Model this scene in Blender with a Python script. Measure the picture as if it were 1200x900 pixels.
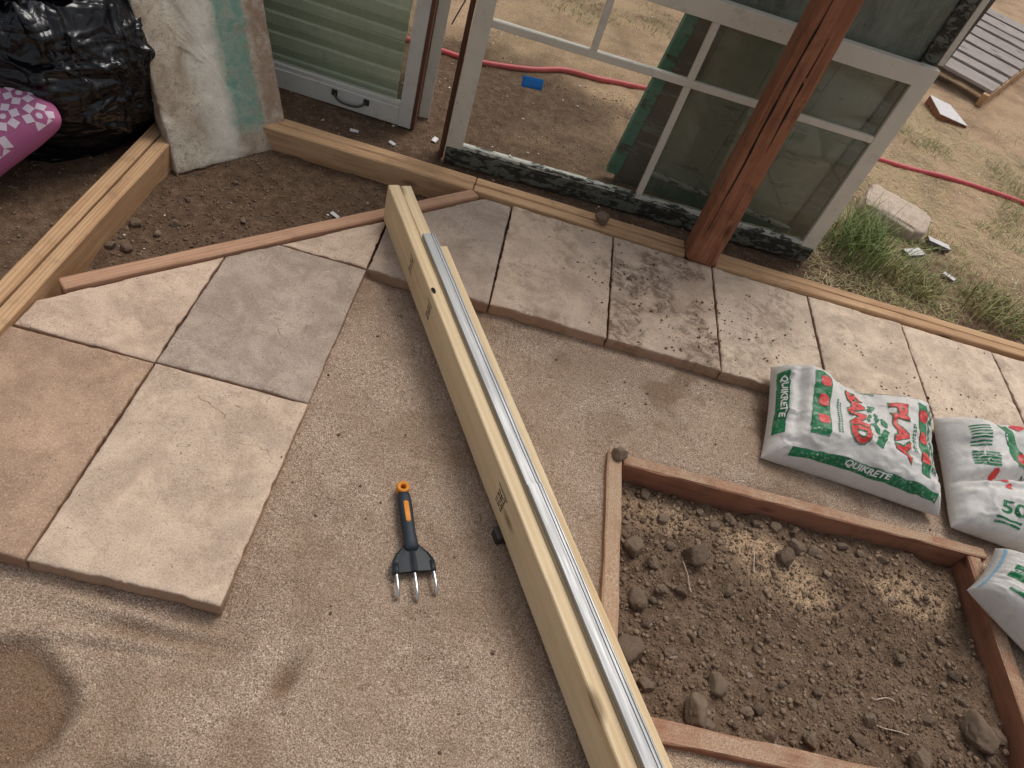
import bpy, bmesh, math, random
import numpy as np
from mathutils import Matrix, Vector

for o in list(bpy.data.objects): bpy.data.objects.remove(o)
S = bpy.context.scene
COL = S.collection
R = math.radians
rng = np.random.default_rng(7)
random.seed(7)

# ------------------------------------------------------------------ camera
CAMR = [[0.9584813993, 0.1285841701, 0.2545182082],
        [0.2670840676, -0.7175034280, -0.6433155770],
        [0.0998974873, 0.6845837728, -0.7220564729]]
CAMC = (0.3092224349, -1.8348731013, 1.5976219429)
cd = bpy.data.cameras.new('camera')
cam = bpy.data.objects.new('camera', cd); COL.objects.link(cam)
r0, r1, r2 = [Vector(v) for v in CAMR]
m = Matrix.Identity(4)
for i in range(3):
    m[i][0] = r0[i]; m[i][1] = -r1[i]; m[i][2] = -r2[i]; m[i][3] = CAMC[i]
cam.matrix_world = m
cd.sensor_width = 36; cd.lens = 36 * 865 / 1200; cd.clip_start = 0.02; cd.clip_end = 500
S.camera = cam

# ------------------------------------------------------------------ light
SUN_EL, SUN_AZ = 60, 26           # azimuth measured from +Y towards +X
w = bpy.data.worlds.new('World'); S.world = w; w.use_nodes = True
wn = w.node_tree
bg = wn.nodes['Background']
sky = wn.nodes.new('ShaderNodeTexSky'); sky.sky_type = 'NISHITA'; sky.sun_disc = False
sky.sun_elevation = R(SUN_EL); sky.sun_rotation = R(SUN_AZ); sky.dust_density = 4.0; sky.air_density = 1.0
hs = wn.nodes.new('ShaderNodeHueSaturation'); hs.inputs['Saturation'].default_value = 0.28
wn.links.new(sky.outputs[0], hs.inputs['Color']); wn.links.new(hs.outputs[0], bg.inputs['Color'])
bg.inputs['Strength'].default_value = 0.13
sl = bpy.data.lights.new('sun', 'SUN'); sl.energy = 1.4; sl.angle = R(26); sl.color = (1.0, 0.95, 0.88)
so = bpy.data.objects.new('sun', sl); COL.objects.link(so)
sd = Vector((math.sin(R(SUN_AZ)) * math.cos(R(SUN_EL)), math.cos(R(SUN_AZ)) * math.cos(R(SUN_EL)), math.sin(R(SUN_EL))))
so.rotation_euler = sd.to_track_quat('Z', 'Y').to_euler(); so.location = (3, 4, 6)
S.view_settings.view_transform = 'Standard'; S.view_settings.look = 'None'
S.view_settings.gamma = 1; S.view_settings.use_curve_mapping = False
S.view_settings.exposure = -0.12

# ------------------------------------------------------------------ noise
def _hash(ix, iy, iz, seed):
    h = (ix.astype(np.int64) * 374761393 + iy.astype(np.int64) * 668265263 + iz.astype(np.int64) * 2147483647 + seed * 974634777) & 0x7fffffff
    h = ((h ^ (h >> 13)) * 1274126177) & 0x7fffffff
    h = ((h ^ (h >> 16)) * 668265263) & 0x7fffffff
    return (h ^ (h >> 11)) / float(0x7fffffff)
def vnoise(x, y, z=None, seed=0):
    x = np.asarray(x, float); y = np.asarray(y, float)
    z = np.zeros_like(x) if z is None else np.asarray(z, float)
    ix, iy, iz = np.floor(x), np.floor(y), np.floor(z)
    fx, fy, fz = x - ix, y - iy, z - iz
    sx, sy, sz = [f * f * f * (f * (f * 6 - 15) + 10) for f in (fx, fy, fz)]
    def c(a, b, d): return _hash(ix + a, iy + b, iz + d, seed)
    def face(d):
        return (c(0, 0, d) * (1 - sx) + c(1, 0, d) * sx) * (1 - sy) + (c(0, 1, d) * (1 - sx) + c(1, 1, d) * sx) * sy
    return (face(0) * (1 - sz) + face(1) * sz) * 2 - 1
def fbm(x, y, z=None, oct=4, seed=0, gain=.5):
    a, s, t = 1., 0., 0.
    x = np.asarray(x, float); y = np.asarray(y, float)
    for i in range(oct):
        s = s + a * vnoise(x, y, z, seed + i); t += a
        x = x * 2.03 + 11.3; y = y * 2.03 + 5.7
        z = None if z is None else z * 2.03 + 3.1
        a *= gain
    return s / t
def sst(a, b, x):
    t = np.clip((np.asarray(x, float) - a) / (b - a), 0, 1); return t * t * (3 - 2 * t)

# ------------------------------------------------------------------ material helper
def srgb(r, g, b, k=1.0):
    f = lambda c: ((c / 255) / 12.92 if c / 255 <= .04045 else ((c / 255 + .055) / 1.055) ** 2.4) * k
    return (f(r), f(g), f(b), 1)
class G:
    def __init__(s, name):
        s.m = bpy.data.materials.new(name); s.m.use_nodes = True; s.t = s.m.node_tree; s.t.nodes.clear()
        s.out = s.t.nodes.new('ShaderNodeOutputMaterial')
    def n(s, typ, ins=None, **at):
        nd = s.t.nodes.new('ShaderNode' + typ)
        for k, v in at.items(): setattr(nd, k, v)
        for k, v in (ins or {}).items(): s.set(nd.inputs[k], v)
        return nd
    def set(s, sock, v):
        if isinstance(v, bpy.types.NodeSocket): s.t.links.new(v, sock)
        else: sock.default_value = v
    def coord(s, kind='Object', scale=(1, 1, 1), rnd=False, rot=(0, 0, 0)):
        v = s.n('TexCoord').outputs[kind]
        if rnd:
            oi = s.n('ObjectInfo').outputs['Random']
            mm = s.n('VectorMath', {0: (37.1, 71.7, 23.3)}, operation='SCALE'); s.set(mm.inputs['Scale'], oi)
            v = s.n('VectorMath', {0: v, 1: mm.outputs[0]}, operation='ADD').outputs[0]
        return s.n('Mapping', {'Vector': v, 'Scale': scale, 'Rotation': rot}).outputs[0]
    def noise(s, vec, scale, detail=3, rough=.55, dist=0.0, out='Fac'):
        return s.n('TexNoise', {'Vector': vec, 'Scale': scale, 'Detail': detail, 'Roughness': rough, 'Distortion': dist}).outputs[out]
    def voro(s, vec, scale, feature='F1', out='Distance'):
        return s.n('TexVoronoi', {'Vector': vec, 'Scale': scale}, feature=feature).outputs[out]
    def ramp(s, fac, stops):
        nd = s.n('ValToRGB', {'Fac': fac}); e = nd.color_ramp.elements
        while len(e) < len(stops): e.new(.5)
        for i, (p, c) in enumerate(stops):
            e[i].position = p; e[i].color = c if len(c) == 4 else (*c, 1)
        return nd.outputs[0]
    def rng(s, fac, a, b, c=0., d=1.):
        return s.n('MapRange', {0: fac, 1: a, 2: b, 3: c, 4: d}).outputs[0]
    def mix(s, fac, a, b, blend='MIX'):
        nd = s.n('Mix', {0: fac, 6: a, 7: b}, data_type='RGBA', blend_type=blend); return nd.outputs[2]
    def math(s, op, a, b=0.0):
        return s.n('Math', {0: a, 1: b}, operation=op).outputs[0]
    def attr(s, name, out='Fac'): return s.n('Attribute', attribute_name=name).outputs[out]
    def bump(s, h, strength=.5, dist=.01, normal=None):
        nd = s.n('Bump', {'Height': h, 'Strength': strength, 'Distance': dist})
        if normal is not None: s.set(nd.inputs['Normal'], normal)
        return nd.outputs[0]
    def pbsdf(s, color, rough=.8, normal=None, metallic=0., spec=.4, **kw):
        nd = s.n('BsdfPrincipled', {'Base Color': color, 'Roughness': rough, 'Metallic': metallic, 'Specular IOR Level': spec})
        if normal is not None: s.set(nd.inputs['Normal'], normal)
        for k, v in kw.items(): s.set(nd.inputs[k.replace('_', ' ')], v)
        s.t.links.new(nd.outputs[0], s.out.inputs[0]); return s.m

def K(c, k): return (c[0] * k, c[1] * k, c[2] * k, 1)

def wood(name, base, dark, grain=1.0, knots=True, rough=.75, wear=None, dirt=.25, spec=.25, fine=1.0, dust=0.):
    g = G(name)
    v = g.coord('Object', (1, 1, 1), rnd=True)
    vs = g.n('Mapping', {'Vector': v, 'Scale': (1.1, 17, 17)}).outputs[0]
    big = g.noise(vs, 2.2 * grain, 4, .55, 1.4)
    vf = g.n('Mapping', {'Vector': v, 'Scale': (4, 110, 110)}).outputs[0]
    fin = g.noise(vf, 2.5 * fine, 3, .6)
    wv = g.n('TexWave', {'Vector': vs, 'Scale': 1.6 * grain, 'Distortion': 7.0, 'Detail': 2.5, 'Detail Scale': .6}, wave_type='BANDS', bands_direction='Y').outputs['Fac']
    f = g.math('ADD', g.math('MULTIPLY', big, .6), g.math('ADD', g.math('MULTIPLY', fin, .25), g.math('MULTIPLY', wv, .2)))
    c = g.ramp(f, [(.28, K(dark, 1)), (.5, K(tuple((a + b) / 2 for a, b in zip(base, dark)), 1)), (.68, K(base, 1))])
    c = g.mix(g.rng(g.noise(v, 1.7, 2), .35, .7, 0, .45), c, K(base, 1.12))
    if knots:
        kv = g.n('Mapping', {'Vector': v, 'Scale': (3.2, 9, 9)}).outputs[0]
        kd = g.voro(kv, 1.0)
        c = g.mix(g.rng(kd, .16, .07, 0, .85), c, K(dark, .38))
    dn = g.noise(v, 14, 5, .65)
    c = g.mix(g.rng(dn, .52, .78, 0, dirt), c, (.06, .045, .03, 1))
    if wear:
        c = g.mix(g.rng(g.noise(v, 5, 5, .7), .5, .62, 0, wear[1]), c, wear[0])
    if dust:
        up = g.n('SeparateXYZ', {0: g.n('NewGeometry').outputs['True Normal']}).outputs[2]
        dm = g.math('MULTIPLY', g.rng(up, .6, .9), g.rng(g.noise(v, 11, 6, .7), .36, .56, .15, dust))
        c = g.mix(dm, c, g.ramp(g.noise(v, 300, 2), [(.35, srgb(150, 122, 98)), (.65, srgb(202, 176, 148))]))
    nrm = g.bump(g.math('ADD', fin, g.math('MULTIPLY', big, .6)), .35, .0025)
    return g.pbsdf(c, rough, nrm, spec=spec)

M = {}
M['pine'] = wood('pine_lumber', srgb(226, 202, 164), srgb(206, 174, 130), .6, True, .6, dirt=.08)
M['sill'] = wood('weathered_fir', srgb(200, 164, 126), srgb(158, 116, 82), 1, True, .8, dirt=.35)
M['redwood'] = wood('redwood_strip', srgb(190, 150, 122), srgb(152, 112, 88), 1, True, .8, dirt=.25)
M['redwood_bed'] = wood('redwood_board', srgb(160, 112, 88), srgb(112, 70, 52), 1, True, .85, dirt=.5, dust=.8)
M['dusty_redwood'] = wood('dusty_redwood_board', srgb(186, 150, 122), srgb(150, 112, 88), 1, True, .9, dirt=.3, dust=.95)
M['post'] = wood('redwood_post', srgb(160, 108, 80), srgb(104, 64, 45), 1.5, True, .85, dirt=.85, fine=.6)
M['grey_wood'] = wood('grey_pallet_wood', srgb(170, 160, 154), srgb(120, 108, 102), 1, True, .9, dirt=.3)
M['brown_edge'] = wood('brown_sash_edge', srgb(110, 76, 58), srgb(64, 42, 34), 1, False, .85, dirt=.4)

def mat_sand():
    g = G('play_sand'); v = g.coord('Object')
    a = g.noise(v, 300, 2, .7); b = g.noise(v, 95, 4, .65); c0 = g.noise(v, 4, 5, .6)
    c = g.ramp(a, [(.34, srgb(104, 84, 69)), (.45, srgb(168, 145, 125)), (.56, srgb(194, 170, 149)), (.68, srgb(236, 219, 200))])
    c = g.mix(g.rng(b, .52, .70, 0, .6), c, srgb(124, 100, 78))
    c = g.mix(g.rng(c0, .42, .62, 0, .4), c, srgb(150, 124, 100))
    c = g.mix(g.math('MULTIPLY', g.attr('damp'), .75), c, srgb(104, 74, 48))
    sp = g.voro(v, 95); c = g.mix(g.rng(sp, .12, .07, 0, .6), c, srgb(86, 66, 50))
    h = g.math('ADD', g.math('MULTIPLY', a, .6), b)
    return g.pbsdf(c, .95, g.bump(h, 1.0, .006), spec=.15)
M['sand'] = mat_sand()

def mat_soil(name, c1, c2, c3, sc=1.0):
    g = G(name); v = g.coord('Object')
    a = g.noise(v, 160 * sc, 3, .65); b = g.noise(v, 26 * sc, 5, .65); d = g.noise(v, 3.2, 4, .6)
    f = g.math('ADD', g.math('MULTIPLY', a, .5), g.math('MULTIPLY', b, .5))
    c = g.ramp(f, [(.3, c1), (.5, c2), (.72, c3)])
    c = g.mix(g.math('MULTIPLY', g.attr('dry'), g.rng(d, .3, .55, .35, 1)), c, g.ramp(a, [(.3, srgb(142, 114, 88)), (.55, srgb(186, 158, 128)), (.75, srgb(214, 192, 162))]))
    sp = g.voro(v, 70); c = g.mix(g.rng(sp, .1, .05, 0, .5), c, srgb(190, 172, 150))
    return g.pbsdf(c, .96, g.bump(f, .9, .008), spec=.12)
M['soil'] = mat_soil('dark_soil', srgb(66, 53, 42), srgb(112, 92, 75), srgb(150, 127, 107))
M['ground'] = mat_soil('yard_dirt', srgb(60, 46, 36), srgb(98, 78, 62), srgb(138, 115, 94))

def mat_clod(name, c1, c2, c3):
    g = G(name); v = g.coord('Object', rnd=True)
    a = g.noise(v, 190, 3, .65); b = g.noise(v, 28, 5, .65)
    isl = g.n('NewGeometry').outputs['Random Per Island']; oi = g.n('ObjectInfo').outputs['Random']
    f = g.math('ADD', g.math('MULTIPLY', a, .35), g.math('ADD', g.math('MULTIPLY', b, .4), g.math('MULTIPLY', g.math('ADD', isl, oi), .13)))
    c = g.ramp(f, [(.32, c1), (.5, c2), (.75, c3)])
    return g.pbsdf(c, .95, g.bump(g.math('ADD', a, b), .8, .006), spec=.15)
M['clod'] = mat_clod('dry_clod', srgb(108, 91, 76), srgb(156, 135, 115), srgb(196, 177, 156))
M['crumb'] = mat_clod('soil_crumbs', srgb(70, 56, 45), srgb(120, 99, 81), srgb(178, 156, 133))
M['grain'] = mat_clod('sand_grains', srgb(110, 84, 62), srgb(176, 148, 120), srgb(222, 202, 176))
M['stone'] = mat_clod('pale_stone', srgb(176, 154, 136), srgb(206, 186, 168), srgb(226, 210, 196))

def mat_paver():
    g = G('concrete_paver'); v = g.coord('Object', rnd=True)
    oc = g.n('ObjectInfo').outputs['Color']
    a = g.noise(v, 260, 3, .6); b = g.noise(v, 34, 5, .65, .4); c0 = g.noise(v, 4.5, 5, .6, .8); c1 = g.noise(v, 9, 4, .6, .5)
    c = g.mix(g.rng(c0, .40, .60), oc, g.mix(1, oc, (.72, .70, .69, 1), 'MULTIPLY'))
    c = g.mix(g.rng(c1, .48, .66, 0, .65), c, g.mix(1, oc, (1.16, 1.15, 1.12, 1), 'MULTIPLY'))
    c = g.mix(g.rng(b, .52, .66, 0, .42), c, g.mix(1, oc, (.62, .57, .52, 1), 'MULTIPLY'))
    c = g.mix(g.rng(a, .54, .66, 0, .42), c, srgb(116, 96, 82))
    c = g.mix(g.rng(a, .46, .36, 0, .30), c, srgb(226, 208, 188))
    # soil smears trodden onto the slab
    sm = g.noise(v, 34, 6, .72, .6); reg = g.noise(v, 3.1, 2, .5)
    c = g.mix(g.math('MULTIPLY', g.attr('dirt'), g.rng(sm, .42, .56, .05, .9)), c, srgb(96, 76, 60))
    pit = g.voro(v, 40); c = g.mix(g.rng(pit, .10, .05, 0, .7), c, srgb(84, 68, 58))
    ck = g.noise(g.coord('Object', (1, 2.2, 1), rnd=True), 2.6, 4, .6, .3)
    crack = g.rng(g.math('ABSOLUTE', g.math('SUBTRACT', ck, .53)), .0, .004, 1, 0)
    crack = g.math('MULTIPLY', crack, g.math('MULTIPLY', g.rng(reg, .5, .58), g.rng(c1, .45, .55)))
    c = g.mix(g.math('MULTIPLY', crack, .5), c, srgb(96, 78, 66))
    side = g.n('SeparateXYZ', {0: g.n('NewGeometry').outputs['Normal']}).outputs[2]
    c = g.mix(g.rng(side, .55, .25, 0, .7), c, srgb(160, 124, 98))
    h = g.math('SUBTRACT', g.math('ADD', g.math('MULTIPLY', a, .25), g.math('MULTIPLY', b, .9)), g.math('MULTIPLY', crack, .8))
    return g.pbsdf(c, .85, g.bump(h, .6, .005), spec=.25)
M['paver'] = mat_paver()

def mat_slab():
    g = G('stained_slab'); v = g.coord('Object', rnd=False)
    a = g.noise(v, 260, 3, .6); b = g.noise(v, 30, 5, .65, .4); c0 = g.noise(v, 6, 5, .6, .8)
    c = g.ramp(c0, [(.3, srgb(160, 140, 120)), (.5, srgb(194, 180, 160)), (.7, srgb(224, 216, 198))])
    c = g.mix(g.rng(b, .52, .7, 0, .55), c, srgb(138, 116, 94))
    c = g.mix(g.rng(a, .54, .64, 0, .55), c, srgb(112, 94, 78))
    c = g.mix(g.rng(g.noise(v, 70, 4, .7), .56, .64, 0, .5), c, srgb(120, 102, 84))
    xyz = g.n('SeparateXYZ', {0: v}); x = xyz.outputs[0]; y = xyz.outputs[1]
    wob = g.math('ADD', x, g.math('MULTIPLY', g.math('SUBTRACT', g.noise(v, 11, 4, .6), .5), .07))
    band = g.math('MULTIPLY', g.rng(wob, .0, .04), g.rng(wob, .145, .132))
    band = g.math('MULTIPLY', band, g.rng(g.math('ADD', y, g.math('MULTIPLY', b, .06)), .10, .15))
    c = g.mix(g.math('MULTIPLY', band, g.rng(b, .3, .62, 1, .45)), c, srgb(104, 152, 138))
    halo = g.math('MULTIPLY', g.rng(wob, -.12, -.03), g.rng(wob, .04, .0))
    c = g.mix(g.math('MULTIPLY', halo, .55), c, srgb(236, 232, 220))
    edge = g.rng(x, .145, .165); c = g.mix(g.math('MULTIPLY', edge, g.rng(b, .35, .6, .2, .9)), c, srgb(156, 130, 110))
    h = g.math('ADD', g.math('MULTIPLY', a, .25), b)
    return g.pbsdf(c, .85, g.bump(h, .5, .004), spec=.3)
M['slab'] = mat_slab()

def mat_paint(name, base, under, amt, thr=.56, rough=.55, dirt=.25, sc=1.0, stretch=(1, 1, 1)):
    g = G(name); v = g.coord('Object', stretch, rnd=True)
    a = g.noise(v, 30 * sc, 6, .7, .5); b = g.noise(v, 9, 4, .6); f = g.noise(v, 160, 3, .6)
    c = g.mix(g.rng(b, .35, .7, 0, .4), base, K(base, .8))
    peel = g.math('MULTIPLY', g.rng(a, thr, thr + .03), amt)
    c = g.mix(peel, c, g.mix(f, under, K(under, .5)))
    c = g.mix(g.rng(g.noise(v, 16, 5, .7), .54, .78, 0, dirt), c, (.05, .042, .032, 1))
    h = g.math('SUBTRACT', g.math('MULTIPLY', f, .25), g.math('MULTIPLY', peel, .8))
    return g.pbsdf(c, rough, g.bump(h, .5, .002), spec=.4)
M['white_paint'] = mat_paint('old_white_paint', srgb(214, 206, 190), srgb(92, 74, 60), .9, .67, dirt=.3)
M['grey_paint'] = mat_paint('old_pale_grey_paint', srgb(216, 213, 203), srgb(92, 78, 64), .8, .69, dirt=.25)
M['peeling'] = mat_paint('peeling_rail_paint', srgb(104, 106, 94), srgb(48, 42, 35), .9, .47, .85, dirt=.5, sc=1.8, stretch=(.4, 1, 1))
M['flaking'] = mat_paint('flaking_pale_paint', srgb(196, 194, 180), srgb(66, 66, 58), .95, .52, .8, dirt=.35, stretch=(.45, 1, 1))
M['green_paint'] = mat_paint('flaking_green_paint', srgb(84, 138, 114), srgb(96, 84, 68), .95, .55, .75, dirt=.35, stretch=(1, 1, .25))
M['drab_panel'] = mat_paint('drab_door_panel', srgb(168, 163, 146), srgb(130, 120, 102), .6, .58, .85, dirt=.3, stretch=(1, 1, .2))
M['dark_panel'] = mat_paint('dark_stained_stile', srgb(104, 96, 84), srgb(150, 148, 134), .8, .57, .85, dirt=.3, stretch=(1, 1, .15))
M['sage_paint'] = mat_paint('sage_green_paint', srgb(188, 194, 172), srgb(140, 142, 122), .4, .62, .6, dirt=.15, stretch=(.3, 1, 1))
M['sage_light'] = mat_paint('pale_sage_paint', srgb(226, 230, 212), srgb(160, 164, 142), .3, .62, .6, dirt=.15)

def mat_glass(name, dirt, dcol, refl=1.0, tint=(.86, .9, .86, 1)):
    g = G(name); v = g.coord('Object')
    tr = g.n('BsdfTransparent', {'Color': tint}).outputs[0]
    gl = g.n('BsdfGlossy', {'Color': (1, 1, 1, 1), 'Roughness': .04}).outputs[0]
    df = g.n('BsdfDiffuse', {'Color': dcol}).outputs[0]
    fr = g.n('Fresnel', {'IOR': 1.5}).outputs[0]
    n1 = g.noise(g.coord('Object', (1, 1, .35)), 16, 6, .7, .6); n2 = g.noise(v, 3.5, 3, .6)
    d = g.math('MULTIPLY', g.rng(g.math('ADD', g.math('MULTIPLY', n1, .6), g.math('MULTIPLY', n2, .5)), .35, .75, .1, 1), dirt)
    s1 = g.n('MixShader', {0: g.math('MULTIPLY', fr, refl), 1: tr, 2: gl}).outputs[0]
    s2 = g.n('MixShader', {0: d, 1: s1, 2: df}).outputs[0]
    g.t.links.new(s2, g.out.inputs[0]); return g.m
M['glass'] = mat_glass('window_glass', .05, srgb(150, 150, 132), .4, tint=(.95, .96, .95, 1))
M['glass_dirty'] = mat_glass('dusty_window_glass', .22, srgb(150, 156, 136), .55, tint=(.83, .84, .80, 1))
M['glass_cloudy'] = mat_glass('clouded_window_glass', .75, srgb(158, 164, 150), tint=(.55, .6, .55, 1))
M['glass_sage'] = mat_glass('sash_window_glass', .16, srgb(176, 184, 154), .5, tint=(.95, .97, .94, 1))

def mat_metal(name, col, rough, metallic=1.0):
    g = G(name); v = g.coord('Object')
    a = g.noise(g.coord('Object', (2, 60, 60)), 3, 4, .6); s = g.voro(v, 60, out='Color')
    c = g.mix(g.rng(a, .3, .7, 0, .5), col, K(col, .72))
    return g.pbsdf(c, g.rng(a, .3, .7, rough - .08, rough + .12), g.bump(a, .08, .001), metallic, spec=.5)
M['galv'] = mat_metal('galvanised_steel', (.40, .40, .40, 1), .55, .85)
M['steel'] = mat_metal('tine_steel', (.72, .72, .72, 1), .26)
M['iron'] = mat_metal('dark_iron', (.10, .09, .08, 1), .5, .8)

def plain(name, col, rough=.6, spec=.4, var=.25, sc=30, bump=.1, **kw):
    g = G(name); v = g.coord('Object')
    n = g.noise(v, sc, 4, .6)
    c = g.mix(g.rng(n, .3, .7), col, K(col, 1 - var))
    return g.pbsdf(c, rough, g.bump(n, bump, .002), spec=spec, **kw)
M['tool_black'] = plain('tool_plastic', (.020, .026, .032, 1), .5, .35)
M['tool_blue'] = plain('tool_grip', (.022, .032, .045, 1), .55, .35)
M['tool_orange'] = plain('tool_orange', srgb(226, 140, 34), .5, .4)
M['hose'] = plain('hose_rubber', srgb(214, 92, 96), .45, .4)
M['tape'] = plain('blue_tape', srgb(40, 130, 215), .6, .3, .12)
M['chip_white'] = plain('white_painted_offcut', srgb(222, 216, 214), .7, .3)
M['chip_side'] = plain('offcut_raw_side', srgb(120, 106, 104), .8, .2)
M['trash'] = plain('black_plastic_film', (.006, .006, .008, 1), .27, .5, .2, 60, .3)
def mat_film():
    g = G('black_film'); v = g.coord('Object'); 
    a = g.noise(g.coord('Object', (1, 1, 3.2), rot=(.5, .3, .2)), 4.2, 2, .45, .8); b = g.noise(g.coord('Object', (3, 3, .7)), 5, 1.5, .45, .6)
    ra = g.math('ABSOLUTE', g.math('SUBTRACT', a, .5)); rb = g.math('ABSOLUTE', g.math('SUBTRACT', b, .5))
    h = g.math('ADD', g.math('MULTIPLY', ra, 2.0), rb)
    return g.pbsdf((.006, .006, .008, 1), .24, g.bump(h, .6, .04), spec=.5)
M['trash'] = mat_film()
M['ink'] = plain('stamp_ink', (.02, .018, .016, 1), .8, .2)
M['grass'] = None
def mat_grass(name, c1, c2):
    g = G(name); i = g.n('NewGeometry').outputs['Random Per Island']
    c = g.mix(i, c1, c2)
    return g.pbsdf(c, .6, spec=.3)
M['grass'] = mat_grass('green_grass', srgb(66, 98, 44), srgb(158, 166, 102))
M['dry_grass'] = mat_grass('dry_grass', srgb(150, 136, 92), srgb(206, 186, 140))
M['mixed_grass'] = mat_grass('mixed_grass', srgb(108, 122, 72), srgb(178, 166, 112))
M['leaf'] = mat_grass('green_leaf', srgb(96, 128, 60), srgb(128, 156, 84))
M['debris'] = mat_grass('wood_flakes', srgb(206, 190, 166), srgb(240, 236, 228))
def mat_weave(name, col, dirtamt):
    g = G(name); v = g.coord('Object')
    uv = g.attr('bag_uv', 'Vector')
    wx = g.n('TexWave', {'Vector': uv, 'Scale': 34.0}, bands_direction='X').outputs['Fac']
    wy = g.n('TexWave', {'Vector': uv, 'Scale': 26.0}, bands_direction='Y').outputs['Fac']
    n = g.noise(v, 7, 5, .62); f = g.noise(v, 34, 4, .6); s = g.noise(v, 60, 4, .65)
    c = g.mix(g.rng(n, .35, .7), col, K(col, .86))
    c = g.mix(g.rng(f, .55, .8, 0, dirtamt), c, srgb(150, 122, 94))
    h = g.math('ADD', g.math('MULTIPLY', g.math('ADD', wx, wy), .10), g.math('ADD', g.math('MULTIPLY', f, .8), g.math('MULTIPLY', n, 1.4)))
    return g.pbsdf(c, .42, g.bump(h, .5, .010), spec=.4)
M['bag'] = mat_weave('woven_sand_bag', srgb(224, 220, 214), .28)
def mat_print(name, col):
    g = G(name); v = g.coord('Object'); n = g.noise(v, 90, 4, .65)
    c = g.mix(g.rng(n, .52, .72, 0, .35), col, srgb(224, 220, 214))
    return g.pbsdf(c, .45, spec=.4)
M['p_green'] = mat_print('green_print', srgb(20, 112, 66)); M['p_red'] = mat_print('red_print', srgb(206, 58, 56))
M['p_white'] = mat_print('white_print', srgb(232, 230, 226)); M['p_dark'] = mat_print('dark_print', srgb(40, 60, 54))
M['p_blue'] = mat_print('blue_print', srgb(140, 182, 206))
M['cushion'] = plain('magenta_fabric', srgb(186, 108, 148), .9, .15, .15, 240, .3)
M['cushion_print'] = plain('white_fabric_print', srgb(230, 212, 222), .9, .15, .1, 200, .2)

# ------------------------------------------------------------------ object helpers
def obj(name, me, mat=None, parent=None, label=None, cat=None, group=None, kind=None, smooth=True):
    if mat is not None:
        for mm in (mat if isinstance(mat, (list, tuple)) else [mat]): me.materials.append(M[mm])
    o = bpy.data.objects.new(name, me); COL.objects.link(o)
    if parent is not None: o.parent = parent
    if smooth and me is not None:
        me.polygons.foreach_set('use_smooth', [True] * len(me.polygons))
    return tag(o, label, cat, group, kind)
def tag(o, label=None, cat=None, group=None, kind=None):
    if label: o['label'] = label
    if cat: o['category'] = cat
    if group: o['group'] = group
    if kind: o['kind'] = kind
    return o
def empty(name, loc, rz=0., label=None, cat=None, group=None, kind=None, rot=None):
    o = bpy.data.objects.new(name, None); COL.objects.link(o); o.location = loc; o.empty_display_size = .05
    o.rotation_euler = rot or (0, 0, rz)
    return tag(o, label, cat, group, kind)
def mesh(name, V, F):
    me = bpy.data.meshes.new(name)
    me.from_pydata([tuple(map(float, v)) for v in V], [], [tuple(map(int, f)) for f in F]); me.update(); return me
def fastmesh(name, V, T, n):
    V = np.asarray(V, np.float32); T = np.asarray(T, np.int32)
    me = bpy.data.meshes.new(name)
    me.vertices.add(len(V)); me.vertices.foreach_set('co', V.ravel())
    me.loops.add(T.size); me.loops.foreach_set('vertex_index', T.ravel())
    me.polygons.add(len(T)); me.polygons.foreach_set('loop_start', np.arange(0, T.size, n, dtype=np.int32))
    me.polygons.foreach_set('loop_total', np.full(len(T), n, np.int32))
    me.update(calc_edges=True); return me
def gridmesh(name, xs, ys, hf, attrs=None):
    X, Y = np.meshgrid(xs, ys); Z = hf(X, Y)
    nx, ny = len(xs), len(ys)
    V = np.stack([X.ravel(), Y.ravel(), Z.ravel()], 1)
    i = np.arange((ny - 1) * (nx - 1)); r_, c_ = i // (nx - 1), i % (nx - 1)
    a = r_ * nx + c_
    me = fastmesh(name, V, np.stack([a, a + 1, a + nx + 1, a + nx], 1), 4)
    for k, f in (attrs or {}).items():
        at = me.attributes.new(k, 'FLOAT', 'POINT'); at.data.foreach_set('value', np.asarray(f(X, Y), np.float32).ravel())
    return me
def flat(me):
    me.polygons.foreach_set('use_smooth', [False] * len(me.polygons))

def bar_mesh(name, L, w, h, bev=.003, seg=None, jit=.0, seed=0):
    """timber with its length on local +X from 0 to L, width on Y (0..w), height on Z (0..h)"""
    seg = seg or max(2, int(L / .06))
    b = bev
    ring = [(b, 0), (w - b, 0), (w, b), (w, h - b), (w - b, h), (b, h), (0, h - b), (0, b)]
    V = []; F = []
    xs = [0, b] + list(np.linspace(b, L - b, seg + 1)[1:-1]) + [L - b, L]
    for i, x in enumerate(xs):
        k = b if i in (0, len(xs) - 1) else 0
        for j, (y, z) in enumerate(ring):
            cy, cz = w / 2, h / 2
            yy = y + (np.sign(cy - y) * k * .7); zz = z + (np.sign(cz - z) * k * .7)
            if jit:
                yy += jit * vnoise(x * 7 + seed * 3.1, j * .7 + seed, seed=seed) + jit * .7 * vnoise(x * 28, j * 1.7 + seed, seed=seed + 5)
                zz += jit * vnoise(x * 6 + seed * 1.7, j * .9 + 9 + seed, seed=seed + 1)
            V.append((x, float(yy), float(zz)))
    n = 8
    for i in range(len(xs) - 1):
        for j in range(n):
            F.append((i * n + j, (i + 1) * n + j, (i + 1) * n + (j + 1) % n, i * n + (j + 1) % n)[::-1])
    F.append(tuple(range(n))[::1]); F.append(tuple(range((len(xs) - 1) * n, len(xs) * n))[::-1])
    me = mesh(name, V, F)
    bm = bmesh.new(); bm.from_mesh(me); bmesh.ops.recalc_face_normals(bm, faces=bm.faces); bm.to_mesh(me); bm.free()
    return me
_sd = [0]
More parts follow.
